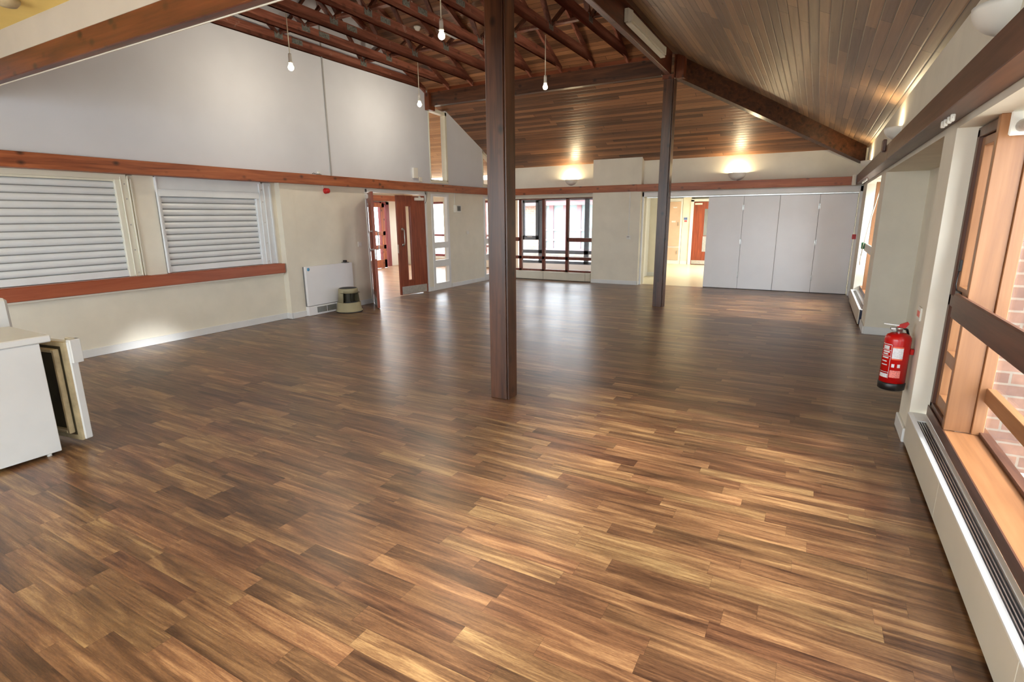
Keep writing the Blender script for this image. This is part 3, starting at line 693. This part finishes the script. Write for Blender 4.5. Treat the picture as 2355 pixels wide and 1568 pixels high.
# glazed strips in the long wall
def glazed(n, y0, y1, label):
    t = sthing('window_%d' % n, label, 'window', (WB, (y0+y1)/2, 0))
    b = MB(); x0, x1 = WB-.06, WB+.012
    zs = [0, .15, .50, .645, .90, 1.03, 1.985, 2.045]
    b.box(x0, x1, y0, y0+.075, 0, 2.045, .003).box(x0, x1, y1-.075, y1, 0, 2.045, .003)
    for i in range(0, 8, 2): b.box(x0, x1-.001, y0+.07, y1-.07, zs[i], zs[i+1], .003)
    f = part('window_frame', b, 'white', t)
    for i in range(1, 7, 2): part('pane', MB().box(WB-.04, WB-.034, y0+.075, y1-.075, zs[i], zs[i+1]), 'glass', t)
    return t
glazed(1, 9.27, 9.90, 'tall white framed glass strip with three panes beside the double doors')
glazed(2, 11.33, 12.0, 'white framed glass strip in the corner, half behind the main post')
def highwin(n, y0, y1, label):
    t = sthing('window_%d' % n, label, 'window', (WB, (y0+y1)/2, 2.3))
    za, zc = min(3.74, zback(y0)-.02), zback(y1)-.04; w = .055; b = MB(); x0, x1 = WB-.1, WB+.012
    b.box(x0, x1, y0, y0+w*.5, 2.30, za, .003).box(x0, x1, y1-w, y1, 2.30, zc, .003).box(x0, x1, y0, y1, 2.26, 2.33, .003)
    b.prism([(x0, y0, za), (x0, y1, zc), (x0, y1, zc-w*1.2), (x0, y0, za-w*1.2)], (x1-x0, 0, 0))
    part('window_frame', b, 'shutter_cream', t)
    part('pane', MB().prism([(WB-.05, y0, 2.32), (WB-.05, y1, 2.32), (WB-.05, y1, zc-.05), (WB-.05, y0, za-.05)], (.005, 0, 0)), 'glass', t)
highwin(3, 9.29, 9.91, 'tall cream framed high window with a sloping head above the double doors')
highwin(4, 11.33, 12.0, 'short high window under the slope, half behind the main post')

# ------------------------------------------------------------------ end window
t = sthing('window_5', 'red-brown framed end window looking into the courtyard', 'window', (-5.8, 12.28, .2))
X0, X1, X2, X3, X4 = -6.98, -6.61, -5.955, -5.315, -4.645
y0, y1 = 12.24, 12.31
b = MB()
for x in (X1, X2, X3): b.box(x-.038, x+.038, y0, y1, .2, 2.0, .003)
b.box(X0-.04, X0+.03, y0, y1, .2, 2.0).box(X4, X4+.05, y0, y1, .2, 2.0, .003)
b.box(X0, X4+.05, y0, y1, .2, .25, .003).box(X0, X4, y0, y1, .50, .575, .003).box(X3, X4, y0, y1, .945, 1.04, .003).box(X0, X1, y0, y1, .945, 1.04, .003).box(X0, X4, y0, y1, 1.96, 2.0)
part('window_frame', b, 'winframe', t)
part('inner_sill', MB().box(X0, X4+.04, 12.2, 12.24, .19, .206), 'heater', t)
bb = MB().box(X0, X4+.04, 12.2, 12.26, 1.985, 2.062, .01)
part('head_lining', bb, 'heater', t)
for a, c in ((X0, X1), (X1, X2), (X2, X3), (X3, X4)):
    part('pane', MB().box(a, c, 12.272, 12.278, .24, 1.97), 'glass', t)
t = thing('trench_heater', 'low cream heater casing under the end window', 'heater', (-5.8, 12.15, 0))
part('casing', MB().box(-6.98, -4.77, 12.10, 12.198, .012, .205, .003).box(-4.766, -4.64, 12.105, 12.198, .012, .203, .003), 'heater', t)
part('casing_seam', MB().box(-5.895, -5.889, 12.098, 12.101, .012, .2), 'grey', t)
part('plinth', MB().box(-6.98, -4.65, 12.13, 12.195, 0, .012), 'black', t)

# end wall details
t = thing('wall_socket', 'white double socket at the end of a conduit on the end wall pier', 'socket', (-3.7, 12.05, 1.08))
part('face_plate', MB().box(-3.755, -3.67, 12.015, 12.05, 1.03, 1.115, .004), 'plastic', t)
part('conduit', MB().box(-3.725, -3.70, 12.032, 12.05, 1.115, 2.075, .003), 'plastic', t)
part('rocker', MB().box(-3.735, -3.72, 12.01, 12.016, 1.075, 1.1).box(-3.705, -3.69, 12.01, 12.016, 1.075, 1.1), 'grey', t)
t = thing('loudspeaker', 'slim white box fixed where the two timber rails meet', 'speaker box', (.51, 12.0, 2.08))
part('case', MB().box(.475, .545, 11.955, 12.022, 2.06, 2.25, .012), 'plastic', t)
part('grille', MB().box(.49, .53, 11.952, 11.956, 2.08, 2.23), 'heater', t)
solo('call_point', MB().box(.60, .665, 12.165, 12.2, 1.08, 1.17, .004), 'red_plastic', 'red fire call point beside the folding doors', 'call point', loc=(.63, 12.18, 1.12))
solo('junction_box', MB().box(.515, .55, 7.10, 7.24, 2.19, 2.31, .006), 'brown_y', 'brown junction box on the timber rail over the niche', 'junction box', loc=(.53, 7.2, 2.25))

# folding doors
t = thing('folding_door', 'white four-panel folding doors pulled across most of the wide opening', 'folding doors', (-.7, 12.32, 0))
xs = [-2.075, -1.375, -.70, .0, .625]
for i in range(4):
    d = .006*(i % 2)
    p = part('panel', MB().box(xs[i]+.003, xs[i+1]-.003, 12.30+d, 12.34+d, .012, 1.925, .002), 'panel_white', t)
for i in (1, 3):
    for z in (.30, 1.0, 1.70): part('hinge', MB().box(xs[i]-.016, xs[i]+.014, 12.293, 12.30, z-.055, z+.055, .002).lathe([(0, -.055), (.006, -.055), (.006, .055), (0, .055)], (xs[i], 12.292, z), 10), 'metal', t)
part('backing_strip', MB().box(-2.06, .63, 12.352, 12.36, .0, 1.93), 'grey', t)  # sheet added behind the panels to block rear-room light at the seams
part('floor_seal', MB().box(-2.07, .625, 12.31, 12.33, .0, .012), 'black', t)  # black strip added for the dark gap line, stops light under the panels
part('top_track', MB().box(-3.40, .63, 12.29, 12.35, 1.93, 1.955, .002), 'metal', t)
b = MB().box(-3.50, -3.43, 12.17, 12.42, 0, 2.055, .004).box(.635, .69, 12.17, 12.42, 0, 2.055, .004).box(-3.50, .69, 12.17, 12.42, 1.957, 2.055, .004)
struct('trim_5', b, 'white', 'white painted frame round the wide folding door opening', 'door frame', (-1.4, 12.3, 0))

# ------------------------------------------------------------------ window wall: bays
def bay(n, ya, yb, fins, label):
    t = sthing('window_%d' % n, label, 'window', (.9, (ya+yb)/2, .3))
    f = MB()
    for y in fins:
        f.box(.775, .90, y, y+.05, .30, 2.05, .003); f.box(.90, .955, y-.015, y+.065, .30, 2.05, .003)
    part('mullion', f, 'orange_z', t)
    b = MB().box(.935, .985, ya, yb, .28, .32, .003).box(.935, .985, ya, yb, 1.99, 2.05, .003)
    part('outer_frame', b, 'brown_y', t)
    part('window_sill', MB().box(.775, .95, ya, (fins[-1] if n == 6 else yb), .265, .30, .003), 'orange_y', t)
    part('sill_nosing', MB().box(.770, .776, ya, yb, .235, .302), 'brown_y', t)
    ys = [ya]+list(fins)+[yb]
    for a, c in zip(ys, ys[1:]):
        if n == 6 and c == yb: continue
        part('pane', MB().box(.958, .964, a+.05, c, .30, 2.0), 'glass', t)
        part('glazing_bar', MB().box(.93, .972, a+.05, c-.015, .50, .585, .003), 'orange_y', t)
    return t
t = bay(6, -2.4, 4.30, (-1.4, .3, 2.05, 3.82), 'near orange timber window bays beside the long floor heater')
# narrow opening light between the last fin and the white reveal
f = MB().box(.782, .84, 4.262, 4.315, .30, 2.03, .003).box(.782, .84, 3.87, 3.90, .30, 2.03, .003).box(.782, .84, 3.87, 4.31, 1.985, 2.04, .003).box(.782, .84, 3.87, 4.31, .25, .33, .003)
f.box(.782, .84, 3.87, 4.31, .98, 1.05, .003)
cz = part('side_light_frame', f, 'brown_z', t)
f = MB().box(.80, .86, 4.20, 4.262, 1.06, 1.98, .003).box(.80, .86, 3.90, 3.95, 1.06, 1.98, .003).box(.80, .86, 3.95, 4.20, 1.06, 1.11, .003).box(.80, .86, 3.95, 4.20, 1.93, 1.98, .003)
cs = part('casement', f, 'orange_z', t)
part('pane', MB().box(.84, .846, 3.95, 4.2, 1.1, 1.94), 'glass', cs)
part('casement_stay', MB().box(.785, .80, 4.20, 4.225, 1.20, 1.27, .003).tube([(.79, 4.21, 1.20), (.785, 4.20, 1.12), (.79, 4.17, 1.075)], .003, 6).box(.785, .80, 4.09, 4.19, 1.06, 1.085, .003), 'black', t, label='black window restrictor')
f = MB().box(.80, .86, 4.20, 4.262, .33, .98).box(.80, .86, 3.90, 4.20, .62, .70, .003).box(.80, .86, 3.90, 4.20, .33, .41, .003)
part('glazing_bar', f, 'orange_z', t)
part('pane', MB().box(.84, .846, 3.9, 4.2, .4, .98), 'glass', t)
part('guard_rail', MB().box(.742, .772, -2.4, 3.98, .945, 1.092, .008), 'brown_y', t, label='wide brown guard rail')
tb = thing('roller_blind', 'white roller blind bracket and tube at the head of the near window', 'roller blind', (.86, 2.9, 1.98))
part('blind_roll', MB().lathe([(0, 0), (.03, 0), (.03, 1.1), (0, 1.1)], (.85, 2.64, 1.975), 20, 'y'), 'label', tb)
part('bracket', MB().box(.80, .90, 3.745, 3.76, 1.93, 2.05, .01), 'plastic', tb)

t = bay(7, 8.87, 11.30, (9.9, 10.75), 'far orange timber window bay near the folding doors')
part('guard_rail', MB().box(.745, .775, 9.2, 11.1, .93, 1.06, .008), 'plastic', t, label='pale grey guard rail')
part('white_jamb', MB().box(.79, .83, 9.62, 9.70, .3, 2.04, .003), 'white', t)
solo('door_release', MB().box(.70, .745, 11.0, 11.12, .96, 1.07, .006), 'green', 'green emergency release box on the far window rail', 'release box', loc=(.72, 11.05, 1.0))
t = thing('blind_cord', 'white blind cord hanging in a knotted loop at the far window', 'cord', (.72, 10.5, .8))
part('cord', MB().tube([(.76, 9.6, 2.0), (.735, 10.3, 1.5), (.72, 10.95, 1.02)], .006, 6).tube([(.76, 9.6, 2.0), (.73, 10.2, 1.56), (.71, 10.9, 1.0), (.708, 10.92, .86)], .006, 6), 'cord', t)
part('loop', MB().tube([(.71, 10.92, .88), (.70, 10.88, .82), (.70, 10.88, .74), (.705, 10.93, .70), (.71, 10.97, .74), (.71, 10.97, .82), (.71, 10.92, .88)], .008, 6).box(.70, .715, 10.89, 10.95, .86, .89, .004), 'cord', t)

def floor_heater(x0, x1, ya, yb, seams, label):
    t = thing('trench_heater', label, 'heater', ((x0+x1)/2, (ya+yb)/2, 0), 0)
    ys = [ya]+seams+[yb]
    for a, c in zip(ys, ys[1:]):
        part('front_panel', MB().box(x0, x0+.012, a+.001, c-.001, .02, .222, .002), 'heater', t)
    gx0, gx1 = x0+.028, x0+.078
    part('top_casing', MB().box(x0, gx0, ya, yb, .222, .23, .001).box(gx1, x1, ya, yb, .222, .23, .001).box(gx0, gx1, yb-.17, yb, .222, .23).box(gx0, gx1, ya, ya+.05, .222, .23), 'white', t)
    part('casing_back', MB().box(x0+.014, x1, ya, yb, .02, .19), 'steel_blue', t)
    n = 4
    for i in range(n):
        x = gx0+.003+(i+.35)*(gx1-gx0)/n
        part('grille_bar', MB().box(x, x+.0045, ya+.05, yb-.17, .208, .227), 'metal', t)
    part('plinth', MB().box(x0+.03, x1, ya, yb, 0, .02), 'black', t)
    return t
floor_heater(.672, .772, -2.3, 4.315, [.66, 1.93, 3.2], 'long low cream floor heater with a slotted top under the near window')
floor_heater(.640, .772, 8.90, 11.29, [10.1], 'short low cream floor heater with a slotted top under the far window')
# socket, extinguisher, curtain brackets
t = thing('wall_socket', 'pinkish white socket on the pier above the fire extinguisher', 'socket', (.68, 4.52, .88))
part('face_plate', MB().box(.668, .68, 4.44, 4.55, .835, .925, .003), 'plastic', t)
part('rocker', MB().box(.664, .669, 4.455, 4.49, .86, .90, .002).box(.664, .669, 4.50, 4.535, .86, .90, .002), 'label_red', t)
t = thing('fire_extinguisher', 'red fire extinguisher with a black base hanging on the pier beside the niche', 'fire extinguisher', (.578, 4.50, .33), math.radians(0))
r = .079
part('cylinder', MB().lathe([(0, .04), (r, .04), (r, .36), (.076, .378), (.066, .393), (.045, .405), (.02, .41), (0, .41)], (0, 0, 0), 44), 'red', t, local=True)
part('base_ring', MB().lathe([(0, 0), (.072, 0), (.081, .006), (.083, .05), (.079, .056), (.06, .056)], (0, 0, 0), 44), 'black', t, local=True)
part('valve', MB().lathe([(.018, .405), (.018, .43), (.022, .432), (.022, .445), (.0, .447)], (0, 0, 0), 18).box(-.055, -.02, -.012, .012, .425, .445, .004), 'metal', t, local=True)
part('lever', MB().prism([(-.02, -.011, .445), (.03, -.011, .442), (.05, -.011, .475), (.04, -.011, .487), (.0, -.011, .468)], (0, .022, 0)), 'red', t, local=True)
part('carry_handle', MB().prism([(-.095, -.008, .462), (-.0, -.008, .455), (-.0, -.008, .463), (-.095, -.008, .470)], (0, .016, 0)), 'metal', t, local=True)
part('pressure_gauge', MB().lathe([(0, .012), (.016, .010), (.017, 0)], (-.03, -.014, .427), 18, 'y'), 'metal', t, local=True)
part('hose', MB().tube([(.02, .0, .44), (.045, .02, .43), (.062, .04, .38), (.060, .066, .25), (.055, .072, .10)], .008, 8), 'black', t, local=True)
part('bracket', MB().box(.076, .098, -.02, .02, .26, .30, .003), 'red', t, local=True)
def patch(a0, a1, z0, z1, rr): return MB().lathe([(rr, z0), (rr, z1)], (0, 0, 0), 12, 'z', math.radians(a0), math.radians(a1))
part('service_label', patch(-112, -66, .235, .31, r+.0008), 'label', t, local=True)
part('label_band', patch(-112, -66, .31, .319, r+.0008), 'orange_label', t, local=True)
part('label_band', patch(-112, -66, .226, .235, r+.0008), 'orange_label', t, local=True)
part('maker_print', patch(-112, -66, .098, .15, r+.0006), 'label_red', t, local=True)
part('safety_mark', patch(-108, -96, .172, .196, r+.0008), 'label', t, local=True)
part('safety_mark', patch(-84, -72, .172, .196, r+.0008), 'label', t, local=True)
fr = MB()
for q in ((-118, -116.5, .09, .33), (-170, -118, .328, .332), (-170, -118, .288, .291), (-170, -118, .246, .249), (-170, -118, .13, .133)):
    g = patch(*q, r+.0008); o = len(fr.v); fr.v += g.v; fr.f += [tuple(i+o for i in f_) for f_ in g.f]
part('instruction_frame', fr, 'label', t, local=True)
for z0, z1, a in ((.295, .32, -128), (.272, .283, -124), (.256, .266, -130), (.23, .24, -126), (.205, .212, -132), (.18, .186, -128)):
    part('instruction_text', patch(-160, a, z0, z1, r+.0007), 'label', t, local=True)
part('instruction_text', patch(-165, -120, .092, .12, r+.0008), 'label', t, local=True)

for ya, yb, lb in ((3.98, 4.30, 'white curtain track bracket under the timber rail beside the near window'), (10.3, 11.2, 'white curtain track bracket under the timber rail over the far window')):
    t = thing('curtain_bracket', lb, 'curtain bracket', (.60, (ya+yb)/2, 2.09))
    part('track', MB().box(.597, .607, ya, yb, 2.065, 2.08, .002), 'plastic', t)
    for y in (ya+.02, (ya*2+yb)/3, (ya+yb*2)/3, yb-.03): part('clip', MB().box(.59, .612, y-.012, y+.012, 2.05, 2.09, .004), 'plastic', t)

# ------------------------------------------------------------------ white appliances
t = thing('freezer', 'white under-counter freezer with its door ajar, by the long wall', 'freezer', (-4.65, 1.15, 0))
part('cabinet', MB().box(-4.95, -4.34, .85, 1.44, .025, .775, .004), 'appliance', t)
part('worktop', MB().box(-4.96, -4.325, .84, 1.50, .777, .822, .006), 'appliance', t)
for x in (-4.9, -4.38):
    for y in (.9, 1.38): part('foot', MB().lathe([(0, 0), (.014, 0), (.014, .026), (0, .026)], (x, y, 0), 14), 'plastic', t)
d = bpy.data.objects.new('door', None); SC.collection.objects.link(d); d.parent = t; d.location = (-.30, .30, 0); d.rotation_euler = (0, 0, math.radians(9))
def dp(name, mb, mat, **k): return part(name, mb, mat, d, local=True, **k)
dp('door_skin', MB().box(0, .61, .045, .095, .045, .75, .006), 'appliance')
dp('gasket', MB().box(.0, .60, .028, .045, .045, .075).box(.0, .60, .028, .045, .72, .75).box(.56, .60, .028, .045, .075, .72).box(0, .03, .028, .045, .075, .72), 'gasket')
dp('inner_liner', MB().box(.03, .56, .036, .046, .075, .72), 'liner')
dp('liner_rim', MB().box(.50, .53, .0, .036, .09, .70, .006).box(.04, .5, .0, .036, .09, .115, .006).box(.04, .5, .0, .036, .675, .70, .006), 'gasket')
dp('door_handle', MB().box(.50, .63, .095, .118, .60, .765, .005).box(.59, .632, .05, .118, .60, .765, .004), 'appliance')
t = thing('tall_appliance', 'taller white appliance with a rounded corner behind the freezer', 'appliance', (-5.55, 1.3, 0))
part('cabinet', MB().box(-5.85, -5.215, 1.0, 1.6, .02, .995, .02), 'appliance', t)
for x in (-5.8, -5.27):
    for y in (1.06, 1.54): part('foot', MB().lathe([(0, 0), (.014, 0), (.014, .022), (0, .022)], (x, y, 0), 14), 'plastic', t)

# ------------------------------------------------------------------ lobby beyond the double doors
b = MB()
holes(b, 0, -12.4, -12.25, 5.6, 14.6, 0, 5.3, [(7.0, 10.6, .4, 2.05), (11.5, 13.62, 0, 2.05)])
holes(b, 1, 14.45, 14.6, -12.4, -7.9, 0, 2.6, [(-12.0, -8.05, .3, 2.05)])
b.box(-12.4, -7.3, 5.5, 5.65, 0, 5.3)
struct('wall_lobby', b, 'cream', 'cream lobby walls glimpsed through the double doors', 'wall')
struct('ceiling', MB().box(-12.4, -3.7, 12.35, 14.7, 2.35, 2.5), 'cream', 'flat cream ceiling of the passage behind the end window', 'ceiling')
struct('trim_6', MB().box(-12.24, -12.15, 5.65, 14.4, 2.08, 2.25), 'rail_y', 'orange-brown timber rail along the lobby wall', 'timber rail')
t = sthing('door_3', 'orange timber glazed lobby door with three panes', 'door', (-11.9, 12.0, 0))
b = MB()
ya, yb, x0, x1 = 12.28, 13.12, -12.0, -11.95
b.box(x0, x1, ya, ya+.11, .01, 2.0).box(x0, x1, yb-.11, yb, .01, 2.0)
for z0, z1 in ((.01, .26), (.60, .72), (1.02, 1.14), (1.88, 2.0)): b.box(x0, x1, ya, yb, z0, z1)
part('door_leaf', b, 'rail_z', t); part('pane', MB().box(-11.978, -11.972, ya+.1, yb-.1, .2, 1.9), 'glass', t)
t = sthing('door_4', 'dark red outer door frame standing open at the lobby', 'door', (-12.2, 12.7, 0))
part('door_leaf', MB().box(-12.3, -12.2, 13.20, 13.27, 0, 2.05).box(-12.3, -12.2, 13.48, 13.62, 0, 2.05).box(-12.3, -12.2, 12.2, 13.62, 1.97, 2.05), 'red_frame', t)
t = sthing('window_8', 'dark red framed lobby window facing the courtyard', 'window', (-10, 14.5, .3))
b = MB()
for x in (-12.0, -11.5, -11.2, -10.6, -10.1, -9.7, -9.1, -8.6, -8.1): b.box(x-.03, x+.04, 14.49, 14.56, .3, 2.05)
for z in (.3, .62, .95, 1.98): b.box(-12.0, -8.05, 14.49, 14.56, z, z+.07)
part('window_frame', b, 'red_frame', t); part('pane', MB().box(-12, -8.05, 14.52, 14.526, .3, 2.0), 'glass', t)
t = sthing('window_9', 'dark red framed lobby window seen beside the glazed door', 'window', (-12.3, 9, .3))
b = MB()
for y in (7.0, 7.9, 8.8, 9.7, 10.53): b.box(-12.36, -12.29, y, y+.07, .4, 2.05)
for z in (.4, .95, 1.98): b.box(-12.36, -12.29, 7.0, 10.6, z, z+.07)
part('window_frame', b, 'red_frame', t); part('pane', MB().box(-12.33, -12.325, 7, 10.6, .4, 2.0), 'glass', t)
t = thing('trench_heater', 'low cream heater casing under the lobby window', 'heater', (-10, 14.35, 0))
part('casing', MB().box(-12.0, -8.1, 14.3, 14.44, .01, .27, .004), 'heater', t)

# passage and courtyard behind the end window
t = sthing('window_10', 'slate grey passage window frames standing in front of the courtyard', 'window', (-6.3, 14.5, .2))
b = MB()
b.box(-7.85, -3.85, 14.47, 14.53, .19, .27).box(-7.2, -3.85, 14.47, 14.53, .485, .585).box(-7.85, -3.85, 14.47, 14.53, 2.0, 2.08)
b.box(-7.20, -7.06, 14.47, 14.53, .2, 2.04).box(-7.85, -7.74, 14.47, 14.53, .2, 2.04).box(-5.75, -5.615, 14.47, 14.53, .2, 2.04).box(-4.5, -4.4, 14.47, 14.53, .2, 2.04)
b.box(-7.75, -7.2, 14.47, 14.53, .485, .585)
part('window_frame', b, 'slate_frame', t)
cs = part('casement', MB().box(-7.74, -7.64, 14.42, 14.47, .88, 2.02).box(-7.27, -7.20, 14.42, 14.47, .88, 2.02).box(-7.74, -7.2, 14.42, 14.47, .88, 1.0).box(-7.74, -7.2, 14.42, 14.47, 1.95, 2.02), 'slate_frame', t)
part('window_handle', MB().box(-7.55, -7.38, 14.405, 14.42, .96, .975, .003), 'plastic', cs)
part('pane', MB().box(-7.85, -3.85, 14.50, 14.505, .2, 2.0), 'glass', t)
b = MB().box(-7.85, -3.85, 14.45, 14.6, 0, .19).box(-3.95, -3.8, 12.4, 14.6, 0, 2.4)
struct('wall_passage', b, 'panel_white', 'low pale wall under the slate grey passage window', 'wall')
struct('ground', MB().box(-30, 12, 14.6, 60, -.2, -.03).box(-60, -12.4, -10, 14.6, -.2, -.03).box(1.4, 30, -10, 18.6, -.2, -.03).box(1.05, 1.4, -10, 4.3, -.2, -.03).box(-12.5, 1.5, -25, -3.35, -.2, -.03), 'paving', 'pale paving outside the building', 'paving')
t = thing('courtyard_building', 'brick courtyard building with dusty red window frames and pale blue glass', 'building', (-9, 20, 0))
part('brick_wall', MB().box(-14, -9.75, 20, 20.3, 0, 2.0).box(-6.5, 0, 20, 20.3, 0, 2.3).box(-9.75, -6.5, 20, 20.3, 0, .22), 'brick_x', t)
part('fascia', MB().box(-14, 0, 19.7, 20.1, 1.98, 2.18), 'pink_frame', t)
fr = MB()
for x in (-9.7, -9.36, -8.75, -8.17, -7.5, -6.9): fr.box(x-.09, x+.09, 19.95, 20.05, .22, 1.98)
for z in (.22, .59, .98): fr.box(-9.75, -6.5, 19.96, 20.04, z, z+.085)
f = part('window_frame', fr, 'pink_frame', t)
part('pane', MB().box(-9.75, -6.5, 20.03, 20.06, .22, 1.98), 'sky_glass', f)
part('roof', MB().box(-14, 0, 19.6, 24, 2.18, 2.24), 'pink_frame', t)
t = thing('outer_brick_wall', 'brick wall outside the near window', 'brick wall', (2.2, 4.35, 0))
part('brickwork', MB().box(.99, 3.6, 4.20, 4.292, -.03, 3.0), 'brick_dark', t)
t = thing('outer_brick_wall', 'brick wall seen through the panes of the lobby door', 'brick wall', (-14, 12, 0))
part('brickwork', MB().box(-14.2, -14, 9.5, 14.3, -.03, 2.6), 'brick_y', t)
t = thing('garden_wall', 'low brick wall outside the windows across the paving', 'brick wall', (9, 2, 0))
part('brickwork', MB().box(9, 9.25, -8, 14, -.03, 1.6), 'brick_y', t)
part('coping', MB().box(8.96, 9.29, -8, 14, 1.6, 1.66), 'paving', t)

# ------------------------------------------------------------------ room behind the folding doors
for q, lb in (((-4.55, -3.40, 14.1, 14.25, 0, 2.4), 'cream return wall just inside the wide opening'), ((-4.55, -4.42, 14.25, 18.42, 0, 2.4), 'cream side wall of the rear room by the cupboard'), ((2.9, 3.1, 12.4, 18.42, 0, 2.4), 'cream far side wall of the rear room'), ((-4.55, 3.1, 18.42, 18.6, 0, 2.4), 'cream end wall of the rear room behind the brown door')):
    struct('wall_rear_room', MB().box(*q), 'cream', lb, 'wall')
struct('baseboard_rear', MB().box(-4.1, -3.4, 14.085, 14.1, 0, .1).box(-3.80, -3.58, 17.98, 18.0, 0, .1), 'white', 'white baseboard in the room behind the folding doors', 'baseboard')
struct('ceiling', MB().box(-5, 3.1, 12.42, 18.6, 2.13, 2.3), 'white', 'white ceiling of the room behind the folding doors', 'ceiling')
t = thing('tall_cupboard', 'tan tall cupboard in the room behind the folding doors', 'cupboard', (-4.0, 18.0, 0))
part('carcass', MB().box(-4.4, -3.81, 18.0, 18.40, 0, 2.08), 'white', t)
for z0, z1, hz_ in ((.13, .53, .38), (.57, 1.98, 1.28)):
    dd = part('door', MB().box(-4.36, -3.865, 17.975, 18.0, z0, z1, .003), 'cab', t)
    part('handle', MB().box(-3.92, -3.905, 17.95, 17.975, hz_-.06, hz_+.06, .003), 'metal', dd)
part('notice_card', MB().box(-4.13, -4.0, 17.97, 17.975, 1.33, 1.38), 'label', t)
part('notice_card', MB().box(-4.10, -3.98, 17.97, 17.975, 1.78, 1.82, .002), 'label', t)
struct('wall_rear_pier', MB().box(-3.80, -3.55, 18.0, 18.42, 0, 2.13), 'cream', 'cream pier with the notice between cupboard and brown door', 'wall')
t = thing('notice', 'small blue and red safety notice on the cream pier', 'notice', (-3.7, 17.995, 1.42))
part('sheet', MB().box(-3.755, -3.64, 17.99, 18.0, 1.34, 1.50), 'label', t)
part('blue_print', MB().box(-3.75, -3.645, 17.986, 17.99, 1.41, 1.48), plain('notice blue', (90, 110, 160), .6, noise=.2, scale=120), t)
part('red_print', MB().box(-3.735, -3.65, 17.986, 17.99, 1.345, 1.395), plain('notice red', (190, 90, 96), .6, noise=.2, scale=120), t)
t = sthing('door_5', 'brown door with a wired glass panel in the room behind the folding doors', 'door', (-3.2, 18.0, 0))
part('door_leaf', MB().box(-3.46, -2.6, 17.96, 18.0, .01, 1.96), 'door', t)
part('kick_plate', MB().box(-3.44, -2.62, 17.955, 17.96, .02, .14), 'metal', t)
part('vision_panel', MB().box(-3.12, -2.9, 17.952, 17.96, .92, 1.74), 'grey', t)
part('push_plate', MB().box(-3.13, -2.95, 17.95, 17.955, .42, .90), 'metal', t)
part('door_closer', MB().box(-3.42, -3.20, 17.91, 17.96, 1.87, 1.92, .004), 'plastic', t)
struct('trim_7', MB().box(-3.55, -3.46, 17.95, 18.42, 0, 2.02).box(-3.55, -2.5, 17.95, 18.42, 1.97, 2.05).box(-2.6, -2.5, 17.95, 18.42, 0, 2.02), 'white', 'white frame round the brown rear door', 'door frame', (-3.3, 18, 0))
t = thing('ceiling_light', 'lit ceiling strip light in the room behind the folding doors', 'ceiling light', (-3.0, 16.5, 2.11))
part('diffuser', MB().box(-3.75, -2.2, 16.4, 16.55, 2.085, 2.128, .01), 'tube', t)
lamp('rear_room_light', 'AREA', (-1.5, 16.3, 2.08), 160, (1, .95, .86), aim=(-1.5, 16.3, 0), size=1.6)
lamp('lobby_light', 'AREA', (-9.8, 10.5, 3.2), 130, (1, .95, .88), aim=(-9.8, 10.5, 0), size=2.0)  # added area lamp without a fitting, brightens the lobby

lamp('window_glint', 'SPOT', (9.5, 3.02, 2.82), 9000, (.95, .98, 1), aim=(-7.24, 3.5, -.22), spot_size=math.radians(4.0), spot_blend=1, shadow_soft_size=.12)  # added spot outside, stands in for sun reflected onto the long wall
